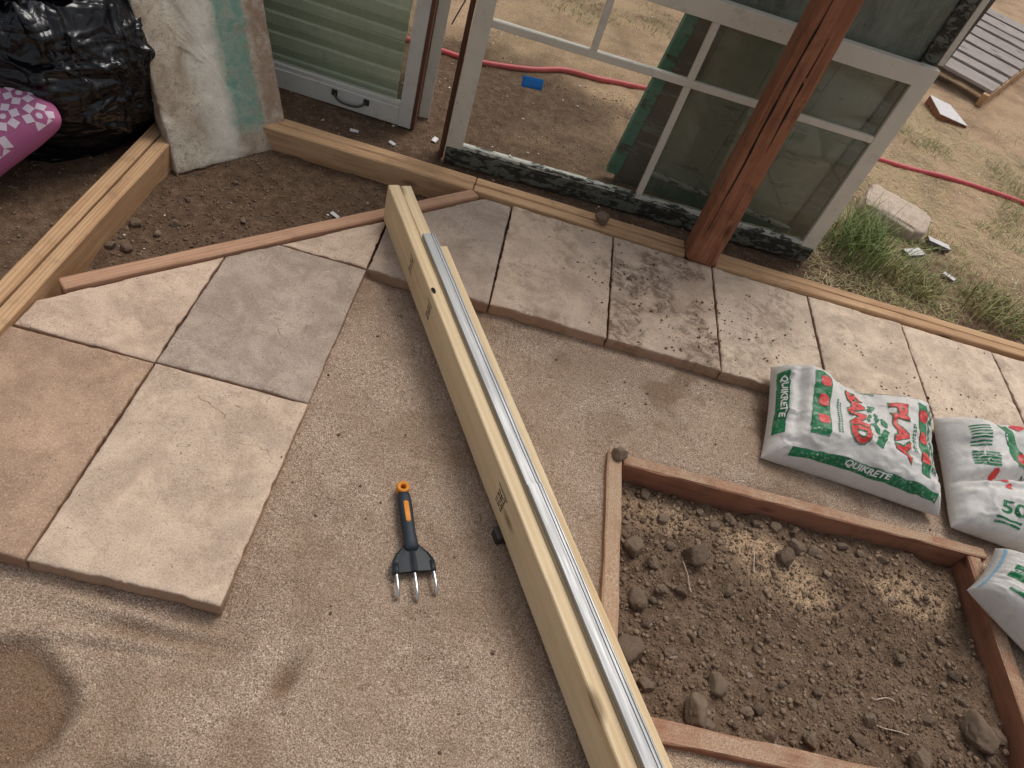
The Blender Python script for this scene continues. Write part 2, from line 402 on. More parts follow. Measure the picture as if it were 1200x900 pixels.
def beam(name, p0, p1, w, h, mat, parent=None, bev=.004, jit=.0012, shift=0., **kw):
    """timber whose bottom centre line runs p0 -> p1; z up. shift moves it sideways (to its left)"""
    p0, p1 = Vector(p0), Vector(p1); d = p1 - p0; _sd[0] += 1
    me = bar_mesh(name, d.length, w, h, bev, None, jit, _sd[0])
    for v in me.vertices: v.co.y -= w / 2 - shift
    o = obj(name, me, mat, parent, smooth=False, **kw)
    x = d.normalized(); z = Vector((0, 0, 1)); y = z.cross(x).normalized(); z = x.cross(y)
    mm = Matrix((x, y, z)).transposed().to_4x4(); mm.translation = p0
    o.matrix_world = mm if parent is None else mm
    return o
def box(name, x0, x1, y0, y1, z0, z1, mat, parent=None, bev=.002, jit=.0, **kw):
    """axis-aligned piece in parent space, bevelled, grain along the longest side"""
    dx, dy, dz = x1 - x0, y1 - y0, z1 - z0; _sd[0] += 1
    if dx >= dz:
        me = bar_mesh(name, dx, dy, dz, min(bev, dy / 3, dz / 3), None, jit, _sd[0]); o = obj(name, me, mat, parent, smooth=False, **kw); o.location = (x0, y0, z0)
    else:
        me = bar_mesh(name, dz, dy, dx, min(bev, dy / 3, dx / 3), None, jit, _sd[0]); o = obj(name, me, mat, parent, smooth=False, **kw)
        o.location = (x1, y0, z0); o.rotation_euler = (0, -math.pi / 2, 0)
    return o
def tube(name, pts, rad, mat, parent=None, n=10, closed_ends=True, **kw):
    P = [Vector(p) for p in pts]; V = []; F = []
    rad = rad if isinstance(rad, (list, tuple)) else [rad] * len(P)
    up = Vector((0, 0, 1)); prev = None
    for i, p in enumerate(P):
        t = (P[min(i + 1, len(P) - 1)] - P[max(i - 1, 0)]).normalized()
        if prev is None:
            a = t.cross(up) if abs(t.dot(up)) < .95 else t.cross(Vector((1, 0, 0)))
        else: a = prev - t * prev.dot(t)
        a.normalize(); prev = a; b = t.cross(a)
        for k in range(n):
            an = 2 * math.pi * k / n; V.append(p + (a * math.cos(an) + b * math.sin(an)) * rad[i])
    for i in range(len(P) - 1):
        for k in range(n): F.append((i * n + k, i * n + (k + 1) % n, (i + 1) * n + (k + 1) % n, (i + 1) * n + k))
    F.append(tuple(range(n))[::-1]); F.append(tuple(range((len(P) - 1) * n, len(P) * n)))
    return obj(name, mesh(name, V, F), mat, parent, **kw)
def spline(pts, per=8):
    P = [np.array(p, float) for p in pts]; P = [2 * P[0] - P[1]] + P + [2 * P[-1] - P[-2]]; out = []
    for i in range(1, len(P) - 2):
        for t in np.linspace(0, 1, per, endpoint=False):
            a, b, c, d = P[i - 1:i + 3]
            out.append(.5 * ((2 * b) + (c - a) * t + (2 * a - 5 * b + 4 * c - d) * t * t + (3 * b - a - 3 * c + d) * t ** 3))
    out.append(P[-2]); return [tuple(p) for p in out]

# ------------------------------------------------------------------ terrain heights
BX0, BX1, BY0, BY1 = .902, 2.03, -1.188, -.482        # inside of the timber bed
def gauss(X, Y, cx, cy, rx, ry, rot=0.):
    dx, dy = X - cx, Y - cy; c, s = math.cos(rot), math.sin(rot)
    return np.exp(-(((dx * c + dy * s) / rx) ** 2 + ((-dx * s + dy * c) / ry) ** 2))
def sand_h(X, Y):
    X = np.asarray(X, float); Y = np.asarray(Y, float)
    z = -.050 + .007 * fbm(X * 3.2, Y * 3.2, oct=3, seed=3) + .0060 * fbm(X * 13, Y * 13, oct=4, seed=8) + .0016 * fbm(X * 60, Y * 60, oct=2, seed=12)
    z = z + .018 * sst(.10, .0, X) * sst(-1.2, -1.0, Y) * sst(.25, -.05, Y)
    z = z + .006 * sst(-.1, 0, Y) * sst(.2, .5, X)
    pit = sst(.40, .62, gauss(X, Y, -.33, -1.46, .17, .15) + .12 * fbm(X * 9, Y * 9, oct=3, seed=4)); z = z - .028 * pit
    pit2 = sst(.25, .7, gauss(X, Y, -.03, -1.55, .10, .08)); z = z - .014 * pit2
    z = z - .020 * gauss(X, Y, .172, -1.275, .022, .052, -.25) + .007 * gauss(X, Y, .14, -1.27, .03, .06)
    for k, (cx, cy, a) in enumerate([(-.17, -1.222, .011), (-.12, -1.248, -.009), (-.15, -1.275, .008), (-.22, -1.305, -.007)]):
        z = z + a * gauss(X, Y, cx, cy, .17, .013, -.02 + .05 * k)
    for cx, cy, a, r in [(.62, -1.2, .009, .12), (.47, -1.18, -.006, .08), (.55, -.3, .006, .15), (1.1, -.25, .008, .14), (.78, -.62, .010, .07)]:
        z = z + a * gauss(X, Y, cx, cy, r, r)
    z = z + .02 * sst(.35, .05, np.abs(X - 1.45)) * sst(-.46, -.38, Y) * sst(-.1, -.3, Y)
    inbox = (X > BX0 - .03) & (X < BX1 + .03) & (Y > BY0 - .03) & (Y < BY1 + .03)
    z = np.where((Y > X + .30) | (X < -.80), -.16, z)
    return np.where(inbox, -.24, z)
def sand_damp(X, Y):
    n = fbm(X * 7, Y * 7, oct=4, seed=21)
    d = .9 * sst(.38, .62, gauss(X, Y, -.33, -1.46, .17, .15) + .12 * fbm(X * 9, Y * 9, oct=3, seed=4)) + .6 * sst(.3, .7, gauss(X, Y, -.03, -1.55, .10, .08))
    d = d + .95 * gauss(X, Y, .174, -1.275, .022, .05, -.25) + .5 * gauss(X, Y, -.12, -1.248, .13, .014, .03)
    d = d + .35 * sst(.02, .10, n * .5) * sst(-.5, -.2, Y) * sst(.5, 1.2, X) + .25 * sst(.1, .3, n)
    return np.clip(d, 0, 1)
def soil_h(X, Y):
    z = -.118 + .026 * fbm(X * 3.4, Y * 3.4, oct=3, seed=31) + .016 * fbm(X * 13, Y * 13, oct=4, seed=33, gain=.6) + .007 * fbm(X * 45, Y * 45, oct=3, seed=35)
    return z + .02 * gauss(X, Y, 1.15, -.62, .2, .1) + .025 * gauss(X, Y, 1.85, -.62, .25, .15)
def soil_dry(X, Y):
    n = fbm(X * 5, Y * 5, oct=4, seed=41)
    return np.clip(1.1 * sst(.2, .8, gauss(X, Y, 1.42, -.66, .20, .09, -.45) + .35 * n) + .9 * sst(.25, .8, gauss(X, Y, 1.86, -.64, .2, .08, -.2) + .35 * n) + .7 * sst(.3, .8, gauss(X, Y, 1.02, -.58, .16, .06) + .4 * n), 0, 1)
def yard_h(X, Y):
    X = np.asarray(X, float); Y = np.asarray(Y, float)
    z = -.045 + .012 * fbm(X * 1.4, Y * 1.4, oct=3, seed=51) + .006 * fbm(X * 9, Y * 9, oct=4, seed=53) + .0022 * fbm(X * 45, Y * 45, oct=2, seed=57)
    inner = -.082 + .012 * fbm(X * 6, Y * 6, oct=3, seed=55) + .006 * fbm(X * 22, Y * 22, oct=3, seed=56)
    tri = sst(.70, .66, Y) * sst(-.82, -.80, X)              # soil left inside the frame
    z = z * (1 - tri) + inner * tri
    tri2 = sst(.09, .03, Y - X - .27) * sst(.70, .66, Y)             # ground under the paving and sand
    z = z * (1 - tri2 * sst(-2.6, -2.5, Y)) + (-.26) * tri2 * sst(-2.6, -2.5, Y)
    return z
def yard_tan(X, Y):  # share of the tan dirt colour: grows away from the window, broken by noise
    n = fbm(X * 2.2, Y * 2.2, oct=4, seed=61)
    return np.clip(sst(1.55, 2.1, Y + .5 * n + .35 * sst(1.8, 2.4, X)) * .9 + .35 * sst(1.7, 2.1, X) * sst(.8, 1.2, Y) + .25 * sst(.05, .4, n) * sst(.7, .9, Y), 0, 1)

def nonuni(a, b, step, far, grow=1.35):
    xs = list(np.arange(a, b, step)); s = step; x = a
    left = []
    while x > -far: s *= grow; x -= s; left.append(x)
    s = step; x = xs[-1]; right = []
    while x < far: s *= grow; x += s; right.append(x)
    return np.array(left[::-1] + xs + right)
me = gridmesh('ground', nonuni(-1.9, 4.4, .014, 60), nonuni(-.9, 5.2, .014, 60), yard_h, {'dry': yard_tan})
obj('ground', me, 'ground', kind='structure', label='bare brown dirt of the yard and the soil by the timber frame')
me = gridmesh('sand_bed', np.arange(-.82, 3.2, .0075), np.arange(-2.3, .06, .0075), sand_h, {'damp': sand_damp})
obj('sand_bed', me, 'sand', kind='structure', label='levelled bed of coarse tan sand between the pavers')
me = gridmesh('bed_soil', np.arange(.885, 2.055, .0065), np.arange(-1.205, -.465, .0065), soil_h, {'dry': soil_dry})
obj('bed_soil', me, 'soil', kind='structure', label='dug brown soil inside the timber planting bed')

# ------------------------------------------------------------------ pavers
def clip(poly, a, b, c):               # keep a*x+b*y<=c
    out = []
    for i in range(len(poly)):
        p, q = poly[i], poly[(i + 1) % len(poly)]
        dp, dq = a * p[0] + b * p[1] - c, a * q[0] + b * q[1] - c
        if dp <= 0: out.append(p)
        if dp * dq < 0:
            t = dp / (dp - dq); out.append((p[0] + t * (q[0] - p[0]), p[1] + t * (q[1] - p[1])))
    return out
def paver_mesh(name, poly, seed, th=.05, rings=22, per=.010, dirt=0., wob=.0035, wpos=(0, 0)):
    c = np.mean(np.array(poly), 0); B = []
    n = len(poly)
    for i in range(n):
        p, q = np.array(poly[i]), np.array(poly[(i + 1) % n]); L = np.linalg.norm(q - p); k = max(3, int(L / per))
        nrm = np.array([(q - p)[1], -(q - p)[0]]) / L
        for t in np.arange(k) / k:
            pt = p + (q - p) * t
            env = min(1, 6 * min(t, 1 - t))
            off = wob * env * (vnoise(pt[0] * 26 + seed, pt[1] * 26, seed=seed) + .7 * vnoise(pt[0] * 75, pt[1] * 75 + seed, seed=seed + 1))
            B.append(pt - nrm * (abs(off) * .9))
    B = np.array(B); nb = len(B)
    ts = np.concatenate([np.linspace(.06, .90, rings - 6), [.93, .955, .975, .989, 1.0]])
    V = [(*c, 0)]; pts = []
    for t in ts:
        pts.append(c + (B - c) * t)
    P = np.concatenate(pts); 
    # edge distance
    d = np.full(len(P), 9.)
    for i in range(n):
        p, q = np.array(poly[i]), np.array(poly[(i + 1) % n]); L = np.linalg.norm(q - p)
        nrm = np.array([-(q - p)[1], (q - p)[0]]) / L; d = np.minimum(d, (P - p) @ nrm)
    x, y = P[:, 0] + seed * 1.7, P[:, 1] - seed * .9
    z = .0020 * fbm(x * 7, y * 7, oct=3, seed=seed + 70) + .0011 * fbm(x * 30, y * 30, oct=3, seed=seed + 71)
    led = fbm(x * 4.5, y * 4.5, oct=3, seed=seed + 72); z = z + .0026 * sst(-.012, .012, led) - .0013
    z = z - .0045 * np.exp(-np.clip(d, 0, 1) / .0032) - .0012 * np.exp(-np.clip(d, 0, 1) / .012)
    V = [(c[0], c[1], 0)] + [(p[0], p[1], zz) for p, zz in zip(P, z)]
    F = []
    for j in range(nb): F.append((0, 1 + j, 1 + (j + 1) % nb))
    for i in range(len(ts) - 1):
        for j in range(nb):
            a = 1 + i * nb + j; b = 1 + i * nb + (j + 1) % nb; F.append((a, a + nb, b + nb, b))
    base = 1 + (len(ts) - 1) * nb
    for lvl, (zz, inn) in enumerate([(-th * .4, -.001), (-th * .75, .0015), (-th, .001)]):
        s0 = len(V)
        for j in range(nb):
            p = B[j] + (B[j] - c) / np.linalg.norm(B[j] - c) * (inn + .0022 * vnoise(B[j][0] * 40 + lvl * 3, B[j][1] * 40 + lvl, seed=seed + 3 + lvl) - .002)
            V.append((p[0], p[1], zz))
        for j in range(nb):
            a = base + j; b = base + (j + 1) % nb; F.append((a, s0 + j, s0 + (j + 1) % nb, b))
        base = s0
    F.append(tuple(range(base, base + nb))[::-1])
    me = mesh(name, V, F)
    A_ = np.array([v_[:2] for v_ in V]) + np.array(wpos)
    dv = dirt * sst(.02, .22, fbm(A_[:, 0] * 8, A_[:, 1] * 8, oct=4, seed=77) + .25 * dirt - .1)
    at = me.attributes.new('dirt', 'FLOAT', 'POINT'); at.data.foreach_set('value', dv)
    return me
bedm = bmesh.new()
def bed_piece(poly):
    vs = [bedm.verts.new((x, y, -.052)) for x, y in poly] + [bedm.verts.new((x, y, -.075)) for x, y in poly]
    n = len(poly); bedm.faces.new(vs[:n]); bedm.faces.new(vs[n:][::-1])
    for i in range(n): bedm.faces.new((vs[i], vs[i + n], vs[(i + 1) % n + n], vs[(i + 1) % n]))
bed_piece([(-.81, -1.17), (-.005, -1.17), (-.005, .28), (-.79, -.50)])
bed_piece([(0.0, .005), (3.27, .005), (3.27, .58), (.30, .58), (.0, .29)])
pm = bpy.data.meshes.new('paving'); bedm.to_mesh(pm); bedm.free()
paving = obj('paving', pm, 'sand', kind='structure', smooth=False, label='tan concrete pavers laid on a compacted sand bed')
SX, SY, GAP = .41, .59, .0022
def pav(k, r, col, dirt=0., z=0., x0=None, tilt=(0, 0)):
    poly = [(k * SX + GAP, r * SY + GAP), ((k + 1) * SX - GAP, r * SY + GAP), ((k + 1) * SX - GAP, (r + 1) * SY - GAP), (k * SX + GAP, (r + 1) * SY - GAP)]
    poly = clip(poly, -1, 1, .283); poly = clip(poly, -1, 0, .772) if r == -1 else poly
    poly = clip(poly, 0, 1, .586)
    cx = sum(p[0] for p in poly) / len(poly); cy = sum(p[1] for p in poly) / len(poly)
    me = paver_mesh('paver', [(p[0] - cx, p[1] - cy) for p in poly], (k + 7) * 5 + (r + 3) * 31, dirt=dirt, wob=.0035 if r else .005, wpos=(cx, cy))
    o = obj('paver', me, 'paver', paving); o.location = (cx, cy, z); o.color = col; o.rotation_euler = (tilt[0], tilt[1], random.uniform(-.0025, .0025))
tan = srgb(208, 184, 162); pink = srgb(208, 182, 160); grey = srgb(178, 160, 145); brown = srgb(178, 148, 124); pale = srgb(218, 196, 174)
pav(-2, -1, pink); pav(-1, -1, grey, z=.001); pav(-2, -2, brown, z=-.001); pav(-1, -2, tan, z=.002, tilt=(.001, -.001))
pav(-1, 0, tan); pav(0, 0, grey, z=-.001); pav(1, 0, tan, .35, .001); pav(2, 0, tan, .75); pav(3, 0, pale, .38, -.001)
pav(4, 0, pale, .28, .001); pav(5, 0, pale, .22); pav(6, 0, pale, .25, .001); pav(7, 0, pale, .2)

# ------------------------------------------------------------------ timber frame
ZS = .012
kw = dict(cat='timber')
beam('sill_timber', (-.775, .614, -.085), (.248, .614, -.085), .044, .097, 'sill', label='inner fir board edging the soil patch beside the leaning slab', **kw)
beam('sill_timber', (-.90, .664, -.085), (.250, .664, -.085), .044, .096, 'sill', label='outer fir board edging the soil patch, under the white sash window', **kw)
beam('sill_timber', (.252, .614, -.085), (1.114, .614, -.085), .044, .096, 'sill', label='inner fir board between the diagonal strip and the redwood post', **kw)
beam('sill_timber', (.254, .664, -.085), (1.112, .664, -.085), .044, .097, 'sill', label='outer fir board along the peeling window, ending at the redwood post', **kw)
beam('sill_timber', (1.240, .609, -.085), (3.3, .625, -.085), .042, .097, 'sill', label='inner fir board along the pavers behind the sand bags', **kw)
beam('sill_timber', (1.242, .658, -.085), (3.3, .676, -.085), .044, .094, 'sill', label='outer fir board next to the green grass tufts', **kw)
beam('side_timber', (-.800, -1.6, -.10), (-.795, .585, -.10), .044, .116, 'sill', label='inner fir board between soil patch and black bag, running under the slab', **kw)
beam('side_timber', (-.850, -1.6, -.10), (-.846, .632, -.10), .044, .118, 'sill', label='outer fir board against the black plastic bag', **kw)
beam('edging_strip', (-.744, -.417, -.06), (.262, .586, -.06), .048, .068, 'redwood', label='pinkish redwood strip laid diagonally between pavers and soil', **kw)
def bedboard(p0, p1, w_, h_, label, mat='redwood_bed'): return beam('bed_board', p0, p1, w_, h_, mat, label=label, jit=.0022, cat='timber', group='redwood boards of the planting bed')
bedboard((.878, -1.235, -.19), (.874, -.442, -.19), .043, .163, 'dusty redwood board between the pine lumber and the planting bed', 'dusty_redwood')
bedboard((.899, -.462, -.19), (2.10, -.446, -.19), .040, .160, 'redwood board of the planting bed beneath the red lettered sand bag')
bedboard((.905, -1.212, -.19), (2.10, -1.199, -.19), .050, .166, 'redwood board of the planting bed crossing under the end of the pine lumber')
bedboard((2.050, -1.174, -.19), (2.052, -.470, -.19), .042, .160, 'redwood board of the planting bed under the bag with a blue seam')

# redwood post
pe = empty('post', (1.177, .632, 0), label='rough reddish brown redwood post standing between the pavers and the windows', cat='post')
me = bar_mesh('shaft', 2.4, .118, .118, .009, 60, .0022, 77)
for v in me.vertices:
    v.co.y -= .059; v.co.z -= .059
sh = obj('shaft', me, 'post', pe, smooth=False); sh.rotation_euler = (0, -math.pi / 2, 0); sh.location = (0, 0, .002)
pe.rotation_euler = (0, R(-1.2), 0)
# drying checks along the post: thin dark splits standing in the faces
def split(name, x, y0, z0, z1, dy=0.):
    V = []; F = []; n = 40
    for i in range(n + 1):
        t = i / n; z = z0 + (z1 - z0) * t; wd = .0035 * math.sin(math.pi * t) * (1 + .5 * float(vnoise(z * 20, x))); xx = x + .006 * float(fbm(z * 3, x * 9)) + dy * t
        V += [(xx - wd, y0, z), (xx + wd, y0, z), (xx, y0 + .03, z)]
    for i in range(n):
        a = i * 3; F += [(a, a + 1, a + 4, a + 3), (a + 1, a + 2, a + 5, a + 4), (a + 2, a, a + 3, a + 5)]
    obj(name, mesh(name, V, F), 'ink', pe)
split('drying_check', -.036, -.0605, .12, 1.2, .006); split('drying_check', .015, -.0603, .5, .9)

# ------------------------------------------------------------------ printing helpers (text -> mesh on a surface)
def text_polys(body, bold=.0, shear=0.):
    c = bpy.data.curves.new('t', 'FONT'); c.body = body; c.offset = bold; c.resolution_u = 3; c.fill_mode = 'FRONT'
    o = bpy.data.objects.new('t', c); COL.objects.link(o)
    bpy.context.view_layer.update()
    me = bpy.data.meshes.new_from_object(o.evaluated_get(bpy.context.evaluated_depsgraph_get()))
    bpy.data.objects.remove(o); bpy.data.curves.remove(c)
    V = np.array([v.co[:2] for v in me.vertices]); F = [tuple(p.vertices) for p in me.polygons]
    V[:, 0] += shear * V[:, 1]
    bpy.data.meshes.remove(me); return V, F
def fit(V, rect, rot=0):
    """normalise to bbox, turn by quarter turns clockwise, place in rect (u0,u1,v0,v1)"""
    V = (V - V.min(0)) / (V.max(0) - V.min(0))
    for _ in range(rot % 4): V = np.stack([V[:, 1], 1 - V[:, 0]], 1)
    return np.stack([rect[0] + V[:, 0] * (rect[1] - rect[0]), rect[2] + V[:, 1] * (rect[3] - rect[2])], 1)
def islands(V, F):
    par = list(range(len(V)))
    def f_(a):
        while par[a] != a: par[a] = par[par[a]]; a = par[a]
        return a
    key = {}
    for i, p in enumerate(V):
        k = (round(float(p[0]), 5), round(float(p[1]), 5))
        if k in key: par[f_(i)] = f_(key[k])
        else: key[k] = i
    for f in F:
        for i in f[1:]: par[f_(i)] = f_(f[0])
    g = {}
    for f in F: g.setdefault(f_(f[0]), []).append(f)
    return [(V, fs) for fs in g.values()]
def print_on(name, shapes, surf, mat, parent, lift=.0012, cuts=64, joined=False):
    """shapes: list of (V2d, faces) in uv space; surf(u,v)->xyz. Every printed letter or block is a part of its own"""
    sets = [shapes] if joined else [[i_] for V, F in shapes for i_ in islands(V, F)]
    for sh_ in sets:
        bm = bmesh.new()
        for V, F in sh_:
            used = sorted({i for f in F for i in f}); vs = {i: bm.verts.new((float(V[i][0]), float(V[i][1]), 0)) for i in used}
            for f in F:
                try: bm.faces.new([vs[i] for i in f])
                except ValueError: pass
        for ax in (0, 1):
            lo = min(v.co[ax] for v in bm.verts); hi = max(v.co[ax] for v in bm.verts)
            for t in np.arange(-1, 1.0001, 2 / cuts):
                if lo < t < hi:
                    n = [0, 0, 0]; n[ax] = 1; p = [0, 0, 0]; p[ax] = t
                    bmesh.ops.bisect_plane(bm, geom=bm.verts[:] + bm.edges[:] + bm.faces[:], plane_co=p, plane_no=n)
        bmesh.ops.triangulate(bm, faces=bm.faces[:])
        U = np.array([v.co[:2] for v in bm.verts]); P = surf(U[:, 0], U[:, 1], lift)
        for v, p in zip(bm.verts, P): v.co = p
        bmesh.ops.recalc_face_normals(bm, faces=bm.faces)
        me = bpy.data.meshes.new(name); bm.to_mesh(me); bm.free()
        obj(name, me, mat, parent, kind='stuff' if joined else None)
def rect(u0, u1, v0, v1, r=0.): 
    if r <= 0: return (np.array([(u0, v0), (u1, v0), (u1, v1), (u0, v1)]), [(0, 1, 2, 3)])
    pts = []
    for cx, cy, a0 in ((u1 - r, v1 - r, 0), (u0 + r, v1 - r, 90), (u0 + r, v0 + r, 180), (u1 - r, v0 + r, 270)):
        for a in (0, 30, 60, 90): pts.append((cx + r * math.cos(R(a0 + a)), cy + r * math.sin(R(a0 + a))))
    return (np.array(pts), [tuple(range(len(pts)))])
def blob(cx, cy, rx, ry, n=14, jit=0.):
    a = np.linspace(0, 2 * math.pi, n, endpoint=False); k = 1 + jit * np.array([random.uniform(-1, 1) for _ in a])
    return (np.stack([cx + rx * k * np.cos(a), cy + ry * k * np.sin(a)], 1), [tuple(range(n))])

# ------------------------------------------------------------------ sand bags
def make_bag(name, label, corners, T, Tb, seed, dent=None, sub=110, p=5.0, wr=.006, floor=None):
    """corners BL,BR,TR,TL of the flat seam plane (world). Returns the thing and its surface function"""
    Cn = [np.array(c, float) for c in corners]; ctr = sum(Cn) / 4
    n = np.cross(Cn[1] - Cn[0], Cn[3] - Cn[0]); n /= np.linalg.norm(n)
    def base(u, v):
        s, t = (u + 1) / 2, (v + 1) / 2; s = s[:, None]; t = t[:, None]
        return Cn[0] * (1 - s) * (1 - t) + Cn[1] * s * (1 - t) + Cn[2] * s * t + Cn[3] * (1 - s) * t
    e1 = (Cn[1] - Cn[0]) / np.linalg.norm(Cn[1] - Cn[0]); e2 = np.cross(n, e1)
    def prof(u, v): return np.clip(1 - np.abs(u) ** p, 0, 1) ** .5 * np.clip(1 - np.abs(v) ** p, 0, 1) ** .5
    def surf(u, v, lift=0., side=1):
        u = np.asarray(u, float); v = np.asarray(v, float)
        f = prof(u, v); h = (T if side > 0 else Tb) * f
        if side > 0:
            if dent is not None: h = h + dent(u, v) * f
            a = fbm(u * 2.2 + seed, v * 2.2, oct=3, seed=seed); b = 1 - np.abs(fbm(u * 3.6 + a + seed, v * 3.0, oct=3, seed=seed + 9)) * 2
            h = h + f * (wr * 2.0 * a + wr * np.clip(b, 0, 1) ** 3)
            e = np.maximum(np.abs(u), np.abs(v)); h = h + wr * .55 * f * sst(.55, .95, e) * np.sin(np.where(np.abs(u) > np.abs(v), v, u) * 15 + 9 * a) * (.4 + np.abs(a) * 2)
        # pinch the outline a little between the corners
        pu = u * (1 - .035 * (1 - v * v)); pv = v * (1 - .05 * (1 - u * u))
        P = base(pu, pv) + n * (h * side + (lift if side > 0 else 0))[:, None]
        if floor is not None and side < 0: P[:, 2] = np.maximum(P[:, 2], floor)
        return P - ctr
    tt = np.sin(np.linspace(-1, 1, sub) * math.pi / 2); tt = np.sign(tt) * np.abs(tt) ** .9
    U, Vv = np.meshgrid(tt, tt); top = surf(U.ravel(), Vv.ravel()); bot = surf(U.ravel(), Vv.ravel(), 0, -1)
    i = np.arange((sub - 1) ** 2); r_, c_ = i // (sub - 1), i % (sub - 1); a = r_ * sub + c_
    q = np.stack([a, a + 1, a + sub + 1, a + sub], 1); N = sub * sub
    me = fastmesh(name, np.concatenate([top, bot]), np.concatenate([q, q[:, ::-1] + N]), 4)
    at = me.attributes.new('bag_uv', 'FLOAT_VECTOR', 'POINT')
    uvw = np.stack([np.tile(U.ravel(), 2), np.tile(Vv.ravel(), 2), np.zeros(2 * N)], 1).astype(np.float32); at.data.foreach_set('vector', uvw.ravel())
    bm = bmesh.new(); bm.from_mesh(me); bmesh.ops.remove_doubles(bm, verts=bm.verts, dist=.00005); bmesh.ops.recalc_face_normals(bm, faces=bm.faces); bm.to_mesh(me); bm.free()
    root = empty('sand_bag', ctr, label=label, cat='sand bag', group='bags of play sand')
    obj('sack', me, 'bag', root)
    return root, surf
T_SAND = text_polys('SAND', .045); T_SANDo = text_polys('SAND', .09)
T_PLAY = text_polys('PLAY', .045); T_PLAYo = text_polys('PLAY', .09)
T_Q = text_polys('QUIKRETE', .03, .2)
def textline(u0, u1, v0, v1, n, seed, vert=True):
    rr = random.Random(seed); out = []
    L = (v1 - v0) / n
    for i in range(n):
        out.append(rect(u0, u1, v0 + L * i + L * .12, v0 + L * (i + rr.uniform(.65, .88))) if vert else rect(u0 + (u1 - u0) / n * i, u0 + (u1 - u0) / n * (i + .8), v0, v1))
    return out

# 1. the bag lying face up with PLAY SAND on it
def dent1(u, v):
    return -.062 * gauss(u, v, .06, 1.0, .34, .6) + .040 * gauss(u, v, -.70, .90, .30, .6) + .026 * gauss(u, v, .78, .8, .3, .5) - .026 * gauss(u, v, -.80, .3, .05, .9) + .014 * gauss(u, v, -.15, -.45, .5, .35)
b1, s1 = make_bag('sack', 'white sand bag with red PLAY SAND lettering lying flat behind the planting bed',
    [(1.345, -.322, -.018), (1.950, -.362, -.018), (1.965, .050, .035), (1.392, .045, .040)], .108, .05, 5, dent1, floor=-.052, wr=.009)
print_on('printed_panel', [rect(-.985, -.90, -.62, .72), rect(-.68, -.47, -.62, .68), rect(.63, .76, -.66, .66), rect(-.78, .86, -.95, -.84), rect(.18, .60, .90, .97), rect(-.60, -.20, .88, .96)], s1, 'p_green', b1, .0020)
print_on('letter_outline', [(fit(T_SANDo[0], (-.262, -.028, -.62, .60), 1), T_SANDo[1]), (fit(T_PLAYo[0], (.275, .495, -.62, .56), 1), T_PLAYo[1])], s1, 'p_green', b1, .0020)
print_on('small_print', textline(-.385, -.365, -.5, .25, 14, 1) + textline(-.350, -.335, -.5, .2, 12, 2) + textline(.535, .555, -.35, .2, 9, 3) + textline(.565, .578, -.35, .2, 9, 4), s1, 'p_green', b1, .0020, joined=True)
print_on('castle_picture', [(np.array([(.02, -.52), (.12, -.56), (.21, -.20), (.15, -.16)]), [(0, 1, 2, 3)]), (np.array([(.0, -.10), (.08, -.50), (.12, -.46), (.07, -.05)]), [(0, 1, 2, 3)])]
    + [blob(.03 + .05 * math.cos(k), .12 + .15 * math.sin(k * 1.7), .022, .05, 9, .3) for k in range(9)] + [blob(.17, -.02, .05, .10, 12, .3), blob(.09, .36, .05, .05, 10, .3)], s1, 'p_green', b1, .0020, joined=True)
print_on('letter', [(fit(T_SAND[0], (-.250, -.040, -.60, .58), 1), T_SAND[1]), (fit(T_PLAY[0], (.287, .483, -.60, .54), 1), T_PLAY[1])], s1, 'p_red', b1, .0032)
print_on('red_block', [rect(-.615, -.49, a, b, .05) for a, b in ((-.40, -.18), (.0, .22), (.38, .58))] + [rect(.635, .75, a, b, .05) for a, b in ((-.48, -.28), (-.10, .10), (.30, .50))], s1, 'p_red', b1, .0032)
print_on('letter', [(fit(T_Q[0], (-.970, -.915, -.30, .62), 1), T_Q[1]), (fit(T_Q[0], (-.22, .30, -.935, -.855), 0), T_Q[1])], s1, 'p_white', b1, .0034)
print_on('letter', [(fit(T_Q[0], (.770, .850, -.56, .62), 1), T_Q[1]), (fit(T_Q[0], (-.02, .22, .80, .88), 2), T_Q[1])], s1, 'p_green', b1, .0026)

# 2. the slumped bag whose weight is printed in green
def dent2(u, v):
    d = np.abs((v + .28) - .55 * (u + 1) * .5); d2 = np.abs((v + .42) - .35 * (u + 1) * .5)
    return -.050 * np.exp(-(d / .07) ** 2) - .014 * np.exp(-(d2 / .05) ** 2) + .03 * gauss(u, v, -.35, .65, .5, .3) + .012 * np.sin(u * 9 + v * 2) * sst(.0, .5, v)
b2, s2 = make_bag('sack', 'slumped sand bag folded across the middle, leaning on the bag beside it',
    [(1.985, -.39, -.018), (2.50, -.46, -.018), (2.56, .10, .035), (2.005, .03, .035)], .105, .05, 11, dent2, floor=-.052, wr=.009)
T50 = text_polys('50', .02)
s2_ = s2
def s2(u, v, l=0.): return s2_(np.asarray(u) - .22, v, l)
print_on('small_print', [rect(-.60, -.40, .30 + .055 * k, .325 + .055 * k) for k in range(7)] + [rect(-.60, -.30, -.02 + .05 * k, .012 + .05 * k) for k in range(5)] + [rect(-.40, -.06, -.84 - .05 * k, -.815 - .05 * k) for k in range(2)], s2, 'p_green', b2, .0014, joined=True)
print_on('printed_ribbon', [(np.array([(-.22 + .16 * t * t + dx, .80 - .75 * t) for t in np.linspace(0, 1, 9) for dx in (0, .16)]), [(2 * k, 2 * k + 1, 2 * k + 3, 2 * k + 2) for k in range(8)])], s2, 'p_green', b2, .0014)
print_on('letter', [(fit(T50[0], (-.36, -.02, -.76, -.58), 0), T50[1])], s2, 'p_green', b2, .0014)
